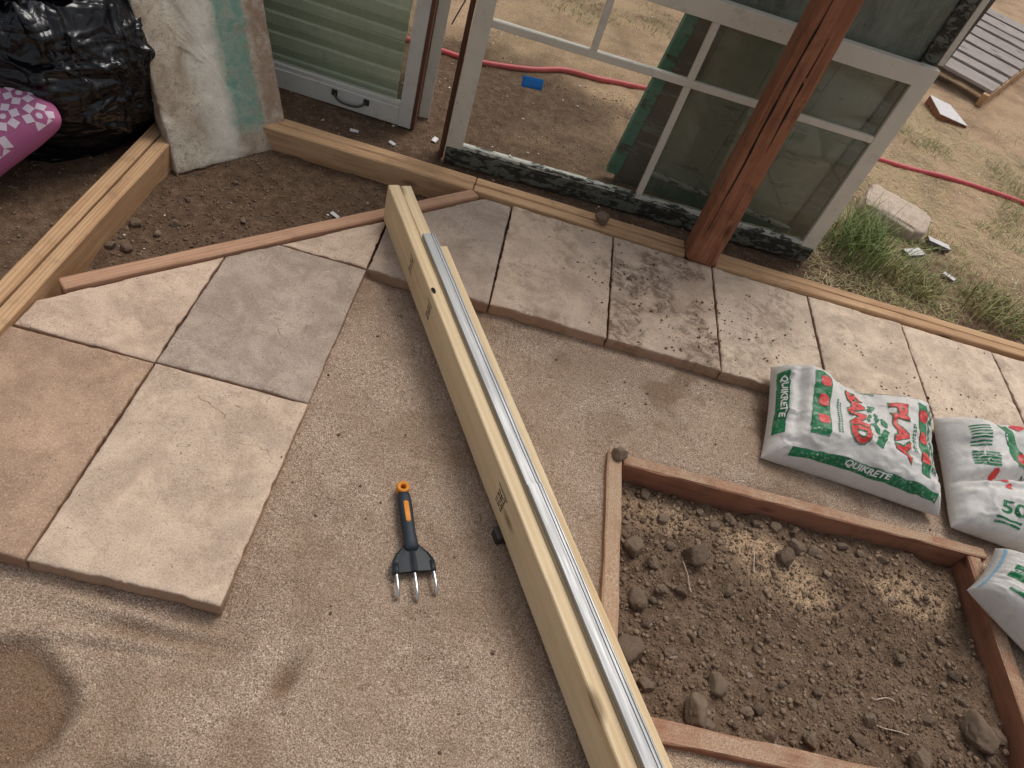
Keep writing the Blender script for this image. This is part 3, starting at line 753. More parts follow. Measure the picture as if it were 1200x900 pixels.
print_on('red_block', [blob(-.34, -.12, .055, .06, 9, .3), blob(-.27, -.22, .055, .06, 9, .3), blob(-.22, -.32, .045, .05, 9, .3), blob(.05, .78, .10, .10, 10, .3), blob(.34, .30, .07, .14, 10, .3), blob(.0, .18, .04, .1, 9, .2)], s2, 'p_red', b2, .0022)
print_on('letter', [(fit(T_Q[0], (.06, .16, -.10, .42), 1), T_Q[1])], s2, 'p_dark', b2, .0024)

# 3. the bag with the blue seam, lying over the corner of the bed
b3, s3 = make_bag('sack', 'sand bag with a pale blue end seam lying over the corner of the planting bed',
    [(1.958, -.62, -.008), (2.31, -1.05, -.008), (2.66, -.74, .02), (2.085, -.46, .02)], .115, .03, 17, None, floor=-.028)
print_on('blue_seam', [rect(-.997, -.955, -.90, .85)], s3, 'p_blue', b3, .0016)
print_on('printed_panel', [rect(-.88, -.58, -.30, -.10), rect(-.87, -.55, .02, .18), rect(-.80, -.6, -.70, -.62)], s3, 'p_green', b3, .0016)
print_on('small_print', textline(-.86, -.56, -.06, -.02, 9, 5, False), s3, 'p_green', b3, .0016, joined=True)
print_on('red_block', [blob(-.62 + .12 * k, -.52 + .03 * k, .06, .11, 10, .25) for k in range(4)] + [blob(-.50, -.2, .05, .09, 10, .25)], s3, 'p_red', b3, .0024)

# ------------------------------------------------------------------ pine lumber with steel channel
FAR = Vector((-.020, .278, 0)); NEAR = Vector((.940, -1.50, 0))
ld = (NEAR - FAR).normalized(); ln = Vector((-ld.y, ld.x, 0))   # ln points to the right side (seen from camera)
def along(t, off, z): return FAR + ld * t + ln * off + Vector((0, 0, z))
LL = (NEAR - FAR).length
def lum(name, t0, t1, off, w_, h_, zz0, zz1, mat, label, cat, **k):
    return beam(name, along(t0, off, zz0), along(t1, off, zz1), w_, h_, mat, label=label, cat=cat, bev=.003, jit=.0006, **k)
zA, zB = .0025, -.030
lumA = lum('lumber', 0, LL, .0195, .0385, .140, zA, zB, 'pine', 'pale pine two-by-six with black ink stamps on its side', 'lumber', group='pine boards laid across the pavers')
lumB = lum('lumber', 0.005, LL, .0590, .0385, .140, zA, zB, 'pine', 'pale pine two-by-six carrying the galvanised steel channel', 'lumber', group='pine boards laid across the pavers')
lumC = lum('lumber', .315, LL, .0955, .031, .139, zA, zB, 'pine', 'narrow pine strip beside the two-by-six, shorter than both', 'lumber', group='pine boards laid across the pavers')
# ink stamps: short bars of print on the outer face
def stamp(t, z0, rows, seed):
    rr = random.Random(seed); V = []; F = []
    def q(a0, a1, z0, z1):
        b = len(V); V.extend([(a0, .0008, z0), (a1, .0008, z0), (a1, .0008, z1), (a0, .0008, z1)]); F.append((b, b + 1, b + 2, b + 3))
    x = t
    for r_ in range(rows):
        z = z0
        while z < z0 + .046:
            l = rr.uniform(.004, .009); q(x, x + .011, z, z + l * .35)
            if rr.random() < .7: q(x, x + .004, z, z + l)
            if rr.random() < .7: q(x + .008, x + .011, z, z + l)
            z += l + .003
        x += .015
    q(t - .012, x + .004, z0 + .055, z0 + .058); 
    o = obj('ink_stamp', mesh('ink_stamp', V, F), 'ink', lumA, smooth=False)
    o.matrix_parent_inverse = Matrix.Identity(4); o.location = (0, -.0385 / 2 - .0022 + .0005, 0)
stamp(.315, .050, 2, 3); stamp(.515, .050, 2, 4); stamp(1.17, .045, 3, 5)
kn = obj('knot', mesh('knot', [(.012 * math.cos(a) * (1.4 if math.cos(a) > 0 else .8), .0065 * math.sin(a), .0006) for a in np.linspace(0, 6.28, 14)[:-1]], [tuple(range(13))]), 'ink', lumA)
kn.matrix_parent_inverse = Matrix.Identity(4); kn.location = (.505, -.010, .1410)
# galvanised channel: folded profile with a flat web, a raised hem and a lower lip
def channel(name, t0, t1, off, zz, label):
    pr = [(-.021, .000), (-.021, .0135), (-.0195, .0145), (.005, .0145), (.007, .0165), (.010, .0165), (.011, .012), (.015, .012), (.016, .0145), (.019, .0145), (.0205, .013), (.0205, .0)]
    inner = [(-.0198, .0), (-.0198, .0128), (-.019, .0132), (.0055, .0132), (.0075, .0152), (.009, .0152), (.0098, .0108), (.0158, .0108), (.017, .0132), (.0185, .0132), (.0192, .0125), (.0192, .0)]
    ring = pr + inner[::-1]; n = len(ring); L = t1 - t0; seg = 60; V = []; F = []
    for i in range(seg + 1):
        x = L * i / seg; wz = .0007 * float(vnoise(x * 6, 3.3)); wy = .0008 * float(vnoise(x * 5, 8.1))
        for (y, z) in ring: V.append((x, y + wy, z + wz))
    for i in range(seg):
        for j in range(n): F.append((i * n + j, i * n + (j + 1) % n, (i + 1) * n + (j + 1) % n, (i + 1) * n + j))
    m_ = len(pr)
    for s_ in (0, seg * n):
        for j in range(m_ - 1): F.append((s_ + j, s_ + j + 1, s_ + n - 2 - j, s_ + n - 1 - j))
    me = mesh(name, V, F); bm = bmesh.new(); bm.from_mesh(me); bmesh.ops.recalc_face_normals(bm, faces=bm.faces); bm.to_mesh(me); bm.free()
    o = obj(name, me, 'galv', label=label, cat='metal trim', smooth=False, group='galvanised channels on the lumber')
    x = (along(1, 0, zB * 1 / LL + zA * (1 - 1 / LL)) - along(0, 0, zA)).normalized(); y = Vector((0, 0, 1)).cross(x).normalized(); z = x.cross(y)
    mm = Matrix((x, y, z)).transposed().to_4x4(); mm.translation = along(t0, off, zA + (zB - zA) * t0 / LL + zz); o.matrix_world = mm
channel('steel_channel', .27, 1.27, .0625, .1406, 'galvanised steel channel on the pine lumber, its free end above the pavers')
channel('steel_channel', 1.21, LL - .02, .0630, .1436, 'galvanised steel channel overlapping the end of the other on the lumber')
sp = beam('spacer_block', along(1.225, .006, -.056), along(1.262, .006, -.056), .036, .038, 'iron', label='small dark block wedged beneath the stamped pine lumber', cat='block')

# ------------------------------------------------------------------ hand cultivator
ang = math.atan2(-1.035 + .75, .405 - .30)
ct = empty('hand_cultivator', (.300, -.752, float(sand_h(np.array([.35]), np.array([-.9]))[0])), label='black hand cultivator with orange butt and three steel tines on the sand', cat='garden tool')
ct.rotation_euler = (0, 0, ang)
def loft(name, secs, mat, parent, n=20, pw=2.6):
    V = []; F = []
    for (x, wy, wz, zc, yc) in secs:
        for k in range(n):
            a = 2 * math.pi * k / n; c, s = math.cos(a), math.sin(a)
            V.append((x, yc + wy * math.copysign(abs(c) ** (2 / pw), c), zc + wz * math.copysign(abs(s) ** (2 / pw), s)))
    for i in range(len(secs) - 1):
        for k in range(n): F.append((i * n + k, i * n + (k + 1) % n, (i + 1) * n + (k + 1) % n, (i + 1) * n + k))
    F.append(tuple(range(n))); F.append(tuple(range((len(secs) - 1) * n, len(secs) * n)))
    me = mesh(name, V, F); bm = bmesh.new(); bm.from_mesh(me); bmesh.ops.recalc_face_normals(bm, faces=bm.faces); bm.to_mesh(me); bm.free()
    return obj(name, me, mat, parent)
loft('handle', [(.012, .013, .011, .022, 0), (.03, .0165, .0145, .022, 0), (.06, .0175, .016, .023, 0), (.10, .0165, .0155, .024, 0), (.135, .0155, .015, .025, 0), (.155, .017, .0145, .026, 0), (.175, .0185, .012, .027, 0), (.185, .013, .006, .027, 0)], 'tool_blue', ct)
# orange butt with a hanging hole
bm = bmesh.new(); V = []; n = 24
prof = [(.0165, -.011), (.0175, -.006), (.0175, .006), (.0165, .011), (.0085, .012), (.0065, .008), (.0065, -.008), (.0085, -.012)]
for k in range(n):
    a = 2 * math.pi * k / n
    for r_, z in prof: V.append(bm.verts.new((.004 + r_ * math.cos(a), r_ * math.sin(a), .024 + z)))
q = len(prof)
for k in range(n):
    for j in range(q): bm.faces.new((V[k * q + j], V[k * q + (j + 1) % q], V[(k + 1) % n * q + (j + 1) % q], V[(k + 1) % n * q + j]))
bmesh.ops.recalc_face_normals(bm, faces=bm.faces); me = bpy.data.meshes.new('hang_loop'); bm.to_mesh(me); bm.free(); obj('hang_loop', me, 'tool_orange', ct)
loft('orange_inlay', [(.048, .002, .001, .0375, 0), (.052, .0065, .0022, .0380, 0), (.085, .0068, .0022, .0388, 0), (.106, .0064, .0022, .0388, 0), (.110, .002, .001, .0385, 0)], 'tool_orange', ct, pw=4)
# shoulder plate, ribbed
sh_pts = [(.165, .016), (.178, .028), (.192, .042), (.206, .050), (.222, .053), (.238, .054)]
V = []; F = []
cols = 25
for x, hw in [(.150, .012)] + sh_pts:
    for j in range(cols):
        t = j / (cols - 1) * 2 - 1; rib = .004 * math.exp(-(t / .10) ** 2) + .003 * (math.exp(-((abs(t) - .93) / .07) ** 2)) 
        V.append((x, t * hw, .030 + rib - .004 * t * t - (x - .15) * .03))
nr = len(sh_pts) + 1; N0 = len(V)
for (x, y, z) in list(V): V.append((x, y * .97, z - .010))
for i in range(nr - 1):
    for j in range(cols - 1):
        a = i * cols + j; F.append((a, a + 1, a + cols + 1, a + cols)); F.append((N0 + a, N0 + a + cols, N0 + a + cols + 1, N0 + a + 1))
    for j in (0, cols - 1):
        a = i * cols + j; F.append((a, a + cols, N0 + a + cols, N0 + a))
for i in (0, nr - 1):
    for j in range(cols - 1):
        a = i * cols + j; F.append((a, a + 1, N0 + a + 1, N0 + a))
me = mesh('shoulder', V, F); bm = bmesh.new(); bm.from_mesh(me); bmesh.ops.recalc_face_normals(bm, faces=bm.faces); bm.to_mesh(me); bm.free()
obj('shoulder', me, 'tool_black', ct, smooth=False)
for yy in (-.043, 0, .046):
    tip = .292 + (.010 if yy == 0 else 0)
    tube('tine', spline([(.225, yy, .022), (.255, yy * 1.02, .024), (tip - .012, yy * 1.03, .021), (tip, yy * 1.03, .010), (tip - .002, yy * 1.03, -.010)], 6), [.0042] * 18 + [.0038] * 6 + [.0022], 'steel', ct, 10)
    loft('socket', [(.214, .007, .005, .025, yy), (.232, .0065, .005, .024, yy), (.242, .0055, .0045, .0235, yy)], 'tool_black', ct, 12, 2.2)

# ------------------------------------------------------------------ windows
def dirframe(name, p0, p1, **k):
    a = math.atan2(p1[1] - p0[1], p1[0] - p0[0]); return empty(name, p0, a, **k)
GW = 1.603
wz = -.035
win = dirframe('large_window', (.098, .797, 0), (1.699, .878, 0), label='large old double-hung window with white muntins and peeling bottom rail', cat='window')
ST = .066
def frame(name, pieces, mat, parent):
    bm = bmesh.new()
    for k, (x0, x1, y0, y1, z0, z1) in enumerate(pieces):
        if x1 - x0 > z1 - z0: me = bar_mesh('f', x1 - x0, y1 - y0, z1 - z0, .002, None, .0006, 40 + k); T_ = Matrix.Translation((x0, y0, z0))
        else: me = bar_mesh('f', z1 - z0, y1 - y0, x1 - x0, .002, None, .0006, 40 + k); T_ = Matrix.Translation((x1, y0, z0)) @ Matrix.Rotation(-math.pi / 2, 4, 'Y')
        me.transform(T_); bm.from_mesh(me); bpy.data.meshes.remove(me)
    me = bpy.data.meshes.new(name); bm.to_mesh(me); bm.free()
    return obj(name, me, mat, parent, smooth=False)
lower = frame('lower_sash', [(0, ST, 0, .036, .012, .822), (GW - ST, GW, 0, .036, .012, .826), (ST - .004, GW - ST + .004, -.002, .038, .757, .824)], 'white_paint', win)
box('bottom_rail', .004, GW - .004, -.006, .034, wz, .035, 'peeling', lower, jit=.002, bev=.004)
box('glazing_ledge', ST, GW - ST, .002, .030, .0355, .052, 'flaking', lower, jit=.0018)
MW = .024
cols_x = [ST + (GW - 2 * ST) * k / 4 for k in range(5)]
box('muntin', ST + .0005, GW - ST - .0005, .001, .026, .523, .549, 'white_paint', lower, jit=.0007)
for k, lo in ((1, .5495), (2, .0525), (3, .0525)):
    for z0, z1 in (((lo, .7565),) if lo > .5 else ((lo, .5225), (.5495, .7565))):
        box('muntin', cols_x[k] - MW / 2, cols_x[k] + MW / 2, .0015, .0255, z0, z1, 'white_paint', lower, jit=.0007)
def pane(x0, x1, z0, z1, y, mat, parent):
    V = [(x0, y, z0), (x1, y, z0), (x1, y, z1), (x0, y, z1), (x0, y + .003, z0), (x1, y + .003, z0), (x1, y + .003, z1), (x0, y + .003, z1)]
    F = [(0, 1, 2, 3), (5, 4, 7, 6), (4, 5, 1, 0), (3, 2, 6, 7), (4, 0, 3, 7), (1, 5, 6, 2)]
    return obj('pane', mesh('pane', V, F), mat, parent, smooth=False)
h_ = MW / 2
for k in range(4):
    x0 = cols_x[k] + (h_ if k else .0005) + .0005; x1 = cols_x[k + 1] - (h_ if k < 3 else .0005) - .0005
    if k >= 2: pane(x0, x1, .053, .5225, .014, 'glass_dirty', lower)
    pane(x0, x1, .5497, .7562, .014, 'glass' if k < 2 else 'glass_dirty', lower)
pane(cols_x[0] + .001, cols_x[2] - h_ - .001, .053, .5225, .014, 'glass', lower)
upper = frame('upper_sash', [(0, ST, 0, .034, .76, 1.42), (GW - .075, GW - .018, 0, .034, .76, 1.42), (ST - .004, GW - .071, .002, .033, .765, .815), (ST - .004, GW - .071, .002, .033, 1.36, 1.42)], 'peeling', win); upper.location = (.012, .046, 0)
pane(ST + .001, GW - .0765, .816, 1.359, .014, 'glass_cloudy', upper)
box('jamb_edge', GW - .002, GW + .022, .046, .082, .83, 1.42, 'white_paint', win, jit=.0008); box('jamb_edge', -.022, -.004, .02, .10, wz, 1.42, 'brown_edge', win, jit=.0008)

# drab old door standing behind that window
dr = empty('old_door', (.765, 1.075, -.055), label='drab old door with flaking green edge standing behind the large window', cat='door')
dr.rotation_euler = (R(-3), R(5.5), R(2.0))
box('green_edge', .0, .050, -.03, .012, .05, 1.9, 'green_paint', dr, jit=.0008); box('stile', .0505, .165, -.0245, .012, .0, 1.9, 'dark_panel', dr, jit=.0008)
box('stile', .87, .98, -.024, .012, .0, 1.9, 'dark_panel', dr, jit=.0008)
box('bottom_rail', .1655, .8695, -.022, .012, .0, .105, 'green_paint', dr, jit=.001); box('ledge', .1655, .8695, -.034, .010, .1055, .120, 'flaking', dr, jit=.001)
for k in range(3):
    x0 = .166 + .2345 * k; box('panel', x0, x0 + .233, -.006, .010, .1205, 1.9, 'drab_panel', dr, jit=.0004)

# wide white sash window with the lift handle
w2 = dirframe('sash_window', (-1.30, .978, -.04), (-.073, .962, -.04), label='wide pale grey sash window with an iron lift handle on its bottom rail', cat='window')
W2 = 1.227
box('bottom_rail', .0, W2 - .0555, .0, .036, .0, .080, 'grey_paint', w2, jit=.0006, bev=.003); box('stile', W2 - .055, W2, .0, .036, .0, 1.1, 'grey_paint', w2, jit=.0006)
box('stile', .0, .055, .0, .036, .0805, 1.1, 'grey_paint', w2, jit=.0006); box('glazing_ledge', .0555, W2 - .0555, .006, .034, .0805, .098, 'grey_paint', w2, jit=.0006)
box('edge_board', W2 + .0005, W2 + .014, .002, .05, .0, 1.1, 'brown_edge', w2, jit=.0006)
pane(.0557, W2 - .0557, .0985, 1.1, .018, 'glass_sage', w2)
hd = obj('lift_handle', bpy.data.meshes.new('lift_handle'), None, w2)
hx0, hx1, hz = .905, 1.035, .056
tm = bpy.data.objects
a_ = tube('lift_handle', spline([(hx0, -.002, hz), (hx0 + .008, -.016, hz - .006), (hx0 + .03, -.026, hz - .016), ((hx0 + hx1) / 2, -.028, hz - .019), (hx1 - .03, -.026, hz - .016), (hx1 - .008, -.016, hz - .006), (hx1, -.002, hz)], 5), .0048, 'iron', w2, 8)
bpy.data.objects.remove(hd)
box('handle_plate', hx0 - .013, hx0 + .011, -.004, .0, hz - .012, hz + .014, 'iron', w2); box('handle_plate', hx1 - .011, hx1 + .013, -.004, .0, hz - .012, hz + .014, 'iron', w2)

# sage green slats set behind the sash to give the stripes in its glass
sg = dirframe('stripe_slats', (-1.26, 1.024, -.045), (-.13, 1.008, -.045), label='sage green stripes in the wide sash window, built as horizontal slats', cat='panel')
sg.rotation_euler[0] = R(-4)
z = .07
for k in range(9):
    h2 = .040 + .004 * (k % 3)
    me = bar_mesh('slat', 1.10, .016, h2, .005, None, .001, 300 + k)
    o = obj('slat', me, 'sage_paint' if k % 2 else 'sage_light', sg, smooth=False); o.location = (0, .010 + .012, z); o.rotation_euler = (R(14), 0, 0); z += h2 - .004
box('board', 0, 1.10, .022, .036, z, 1.15, 'sage_light', sg)
for x0 in (.20, .52, .86): box('batten', x0, x0 + .045, .008, .0215, z + .002, 1.15, 'sage_paint', sg)
box('foot_rail', 0, 1.10, .004, .040, .0, .068, 'sage_paint', sg)

# narrow sash leaning edge-on between the two windows
sn = dirframe('narrow_sash', (-.065, 1.085, -.045), (.01, 1.105, -.045), label='narrow old sash with a brown edge standing beside the wide window', cat='window')
box('edge', -.010, .0, .0, .40, .0, 1.1, 'brown_edge', sn, jit=.001); box('stile', .0005, .046, .0, .034, .0, 1.1, 'grey_paint', sn, jit=.0008); box('rail', .0005, .046, .0345, .40, .0, .06, 'grey_paint', sn, jit=.0008)
tube('loose_wire', spline([(-.004, 1.115, .36), (.012, 1.11, .41), (.05, 1.14, .52), (.10, 1.18, .66), (.15, 1.2, .9)], 8), .003, 'chip_side', None, 6, label='thin grey wire hanging between the two windows', cat='wire')

# ------------------------------------------------------------------ leaning slab
bl = Vector((-.742, .292, -.085)); br = Vector((-.468, .648, -.075))
xax = (br - bl).normalized(); back = Vector((-xax.y, xax.x, 0)).normalized()
lean = R(21); zax = (Vector((0, 0, 1)) * math.cos(lean) + back * math.sin(lean)); yn = zax.cross(xax)
poly = [(-.225, 0), (.225, 0), (.225, .63), (-.225, .63)]
me = paver_mesh('leaning_slab', poly, 91, .062, wob=.004)
sb = obj('leaning_slab', me, 'slab', label='stained pale slab with a teal paint stripe leaning by the black bag', cat='slab')
mm = Matrix((xax, zax, xax.cross(zax))).transposed().to_4x4(); mm.translation = (bl + br) / 2; sb.matrix_world = mm

# ------------------------------------------------------------------ black bag and cushion
def trash_bag(name, c, rad, seed, knot, label):
    nu, nv = 260, 170; V = []
    u = np.linspace(0, 2 * math.pi, nu, endpoint=False); v = np.linspace(0.02, math.pi - .02, nv)
    U, W = np.meshgrid(u, v); d = np.stack([np.cos(U) * np.sin(W), np.sin(U) * np.sin(W), np.cos(W)], -1)
    x, y, z = d[..., 0], d[..., 1], d[..., 2]
    lob = .08 * fbm(x * 1.3 + seed, y * 1.3, z * 1.3, oct=2, seed=seed)
    wx, wy, wzz = [.35 * vnoise(x * 1.7 + k_, y * 1.7, z * 1.7 + k_, seed=seed + 20 + k_) for k_ in range(3)]
    rid = 1 - np.abs(vnoise((x + wx) * 1.8, (y + wy) * 1.8, (z + wzz) * 5.2, seed=seed + 3)) * 3.2
    rid2 = 1 - np.abs(vnoise((x + wy) * 2.6, (y + wx) * 2.6, (z + wzz) * 10, seed=seed + 7)) * 3.0
    rid3 = 1 - np.abs(vnoise((x * .6 + y * .8 + wzz) * 5.5, (z + wx) * 1.6, seed=seed + 12)) * 3.4
    top = sst(.45, 0.05, W)                                  # pleats running to the tied neck
    pl = (np.sin(U * 17 + 3 * fbm(x * 2, y * 2, z * 2, seed=seed)) * .5 + np.sin(U * 9 + 1) * .5)
    r_ = 1 + lob + .045 * np.clip(rid, 0, 1) ** 2 + .022 * np.clip(rid2, 0, 1) ** 2 * sst(.7, -.3, z) + .05 * np.clip(rid3, 0, 1) ** 2.5 * sst(-.5, .3, z) + .06 * top * pl * np.sin(W) * 2
    r_ = r_ * (1 - .28 * sst(.55, .0, W)) 
    P = np.stack([x * rad[0] * r_, y * rad[1] * r_, z * rad[2] * r_], -1)
    P[..., 2] = np.maximum(P[..., 2], -rad[2] * .86)
    tz = sst(.16, .0, W); P[..., 2] += tz * .02
    V = P.reshape(-1, 3); i = np.arange((nv - 1) * nu); rr, cc = i // nu, i % nu
    a = rr * nu + cc; b = rr * nu + (cc + 1) % nu
    q = np.stack([a, a + nu, b + nu, b], 1)
    bm = bmesh.new(); me = fastmesh(name, V, q, 4); bm.from_mesh(me)
    bmesh.ops.holes_fill(bm, edges=[e for e in bm.edges if e.is_boundary], sides=0); bmesh.ops.recalc_face_normals(bm, faces=bm.faces); bm.to_mesh(me); bm.free()
    root = empty('plastic_bag', c, label=label, cat='plastic bag')
    obj('body', me, 'trash', root)
    # gathered neck and tied ears
    k0 = Vector(knot)
    for e in range(7):
        an = e * .9 + .3; rr_ = random.Random(seed + e); L = rr_.uniform(.10, .17); n = 12; Vv = []; F = []
        dirv = Vector((math.cos(an), math.sin(an), rr_.uniform(-.5, .5))).normalized(); sidev = dirv.cross(Vector((0, 0, 1))).normalized()
        for t in np.linspace(0, 1, n):
            p = k0 + dirv * (L * t) + Vector((0, 0, .07 * math.sin(t * 2.2) - .10 * t * t)); wd = .012 + .045 * math.sin(min(1, t * 1.15) * 2.4)
            for s_ in np.linspace(-1, 1, 7): Vv.append(p + sidev * (s_ * wd) + Vector((0, 0, .013 * math.sin(s_ * 5 + t * 7 + e))))
        for a_ in range(n - 1):
            for b_ in range(6): F.append((a_ * 7 + b_, a_ * 7 + b_ + 1, a_ * 7 + b_ + 8, a_ * 7 + b_ + 7))
        o = obj('tied_ear', mesh('tied_ear', Vv, F), 'trash', root); sm = o.modifiers.new('s', 'SOLIDIFY'); sm.thickness = .001
    return root
trash_bag('body', (-1.165, .40, .20), (.33, .36, .335), 4, (.10, -.25, .24), 'bulging black plastic bag with a tied neck beside the fir boards')
# cushion
cu = empty('cushion', (-1.205, .035, .12), label='magenta cushion with white floral print propped against the black bag', cat='cushion')
cu.rotation_euler = (R(34), R(8), R(-38))
def cush(u, v, lift=0., side=1):
    u = np.asarray(u, float); v = np.asarray(v, float)
    f = np.clip(1 - np.abs(u) ** 4, 0, 1) ** .5 * np.clip(1 - np.abs(v) ** 4, 0, 1) ** .5
    k_ = 1 - .13 * (u * v) ** 4; pu = u * (1 - .07 * (1 - v * v)) * k_; pv = v * (1 - .07 * (1 - u * u)) * k_
    h = .075 * f + .006 * f * fbm(u * 2 + 3, v * 2, seed=88)
    return np.stack([pu * .21, pv * .21, side * h + (lift if side > 0 else 0)], 1)
sub = 70; tt = np.sin(np.linspace(-1, 1, sub) * math.pi / 2); U, Vv = np.meshgrid(tt, tt)
i = np.arange((sub - 1) ** 2); r_, c_ = i // (sub - 1), i % (sub - 1); a = r_ * sub + c_; q = np.stack([a, a + 1, a + sub + 1, a + sub], 1)
me = fastmesh('cover', np.concatenate([cush(U.ravel(), Vv.ravel()), cush(U.ravel(), Vv.ravel(), 0, -1)]), np.concatenate([q, q[:, ::-1] + sub * sub]), 4)
bm = bmesh.new(); bm.from_mesh(me); bmesh.ops.remove_doubles(bm, verts=bm.verts, dist=.0001); bm.to_mesh(me); bm.free()
obj('cover', me, 'cushion', cu)
fl = []
for i in range(-4, 5):
    for j in range(-4, 5):
        cx, cy = i * .44 + (.22 if j % 2 else 0), j * .38
        if abs(cx) > 1.05 or abs(cy) > 1.05: continue
        for k in range(6):
            an = k * math.pi / 3 + .3; px_, py_ = cx + .150 * math.cos(an), cy + .150 * math.sin(an); s_ = .056
            ca, sa = math.cos(an), math.sin(an); V4 = [(px_ + s_ * (ca * p - sa * q_), py_ + s_ * (sa * p + ca * q_)) for p, q_ in ((-1, -1), (1, -1), (1, 1), (-1, 1))]
            fl.append((np.array(V4), [(0, 1, 2, 3)]))
        fl.append(blob(cx, cy, .045, .045, 8))
fl = [(np.clip(V_, -.985, .985), F_) for V_, F_ in fl]
print_on('floral_print', fl, cush, 'cushion_print', cu, .0012, 40, joined=True)

# ------------------------------------------------------------------ yard things
def gy(x, y): return float(yard_h(np.array([float(x)]), np.array([float(y)]))[0])
hp = [(-1.2, 1.9), (-.6, 1.76), (-.105, 1.75), (.088, 1.754), (.34, 1.839), (.511, 1.943), (.695, 1.963), (.835, 2.01), (1.3, 2.12), (1.9, 2.10), (2.468, 2.125), (2.714, 2.155), (2.988, 2.17), (3.253, 2.153), (3.8, 2.10), (4.4, 2.2)]
tube('garden_hose', spline([(x, y, gy(x, y) + .011) for x, y in hp], 10), .0135, 'hose', None, 12, label='faded red garden hose lying across the yard dirt', cat='hose')
def rock_mesh(name, sx, sy, sz, seed, sub=3, rough=.35, boxy=0., cut=0):
    bm = bmesh.new(); bmesh.ops.create_icosphere(bm, subdivisions=sub, radius=1)
    C_ = np.array([v.co for v in bm.verts]); rr = np.random.default_rng(seed)
    r_ = 1 + rough * fbm(C_[:, 0] * 1.3 + seed, C_[:, 1] * 1.3, C_[:, 2] * 1.3, oct=3, seed=seed)
    for k in range(cut):
        nn = rr.normal(size=3); nn /= np.linalg.norm(nn); dd = C_ @ nn; hh = rr.uniform(.55, .9)
        r_ = np.where(dd > .05, np.minimum(r_, hh / np.maximum(dd, .05)), r_)
    r_ = r_ + .10 * fbm(C_[:, 0] * 4 + seed, C_[:, 1] * 4, C_[:, 2] * 4, oct=3, seed=seed + 2)
    if boxy: C_ = np.sign(C_) * np.abs(C_) ** (1 - boxy)
    P = C_ * r_[:, None] * np.array([sx, sy, sz])
    P[:, 2] = np.maximum(P[:, 2], -sz * .75)
    for v, p in zip(bm.verts, P): v.co = p
    me = bpy.data.meshes.new(name); bm.to_mesh(me); bm.free(); return me
st = obj('stone_block', rock_mesh('stone_block', .165, .125, .045, 5, 4, .10, .6), 'stone', label='pale pink stone block lying in the yard beside tall grass', cat='stone'); st.location = (2.25, 1.50, -.010); st.rotation_euler = (R(3), R(2), R(-24))
def offcut(L, w_, h_, x, y, z, rz, label, tilt=0.):
    e = empty('offcut', (x, y, z), label=label, cat='wood scrap', group='white painted scraps in the yard'); e.rotation_euler = (0, tilt, rz)
    me = bar_mesh('core', L, w_, h_, .0015, 3, .001, int(L * 1000)); [setattr(v.co, 'x', v.co.x - L / 2) for v in me.vertices]
    obj('core', me, 'chip_side', e, smooth=False)
    me = bar_mesh('painted_face', L - .002, w_ - .002, .002, .0006, 3, 0); [setattr(v.co, 'x', v.co.x - L / 2 + .001) for v in me.vertices]
    o = obj('painted_face', me, 'chip_white', e, smooth=False); o.location = (0, .001, h_ + .0005)
offcut(.115, .05, .022, 2.315, 1.205, gy(2.3, 1.22) + .0, .55, 'white painted wood scrap lying underneath another scrap')
offcut(.120, .042, .022, 2.455, 1.335, gy(2.45, 1.35) + .014, -.05, 'white painted wood scrap resting on top of another scrap', .10)
offcut(.06, .03, .016, 2.44, 1.10, gy(2.44, 1.11), -.7, 'small pointed white scrap lying apart from the stacked pair')
# tape and small white bits near the windows
V = []; F = []
for i in range(7):
    for j in range(4):
        V.append(((i / 6 - .5) * .078, (j / 3 - .5) * .042, -.003 + .0006 * math.sin(i * 1.3 + j)))
for i in range(6):
    for j in range(3): a = i * 4 + j; F.append((a, a + 4, a + 5, a + 1))
tp = obj('tape_piece', mesh('tape_piece', V, F), 'tape', label='short strip of bright blue tape stuck on a pane of the large window', cat='tape')
tn = Vector((-(.878 - .797), 1.601, 0)).normalized(); td = r0 * ((624 - 600) / 865) + r1 * ((97 - 450) / 865) + r2
tt_ = tn.dot(Vector((.098, .797, 0)) + tn * .0135 - Vector(CAMC)) / tn.dot(td)
tp.location = Vector(CAMC) + td * tt_ - tn * .006; tp.rotation_euler = (R(90), R(-4), math.atan2(.081, 1.601)); tp.modifiers.new('s', 'SOLIDIFY').thickness = .0008
for x, y, L, w_, rz, lb in [(.041, .93, .045, .016, 1.4, 'small white chip beside the foot of the large window'), (-.287, .822, .034, .014, .2, 'small white chip on dirt below the iron handle'), (-.130, .822, .028, .016, -.4, 'small white chip on dirt near the corner of the sash window'), (-.215, .33, .035, .012, -.4, 'small white chip on the soil next to the pine lumber')]:
    me = bar_mesh('paint_chip', L, w_, .004, .001, 3, .002, int(abs(x) * 1000)); o = obj('paint_chip', me, 'chip_white', smooth=False, label=lb, cat='paint chip', group='white paint chips by the windows'); o.location = (x, y, gy(x, y) + .004); o.rotation_euler = (.1, .1, rz)
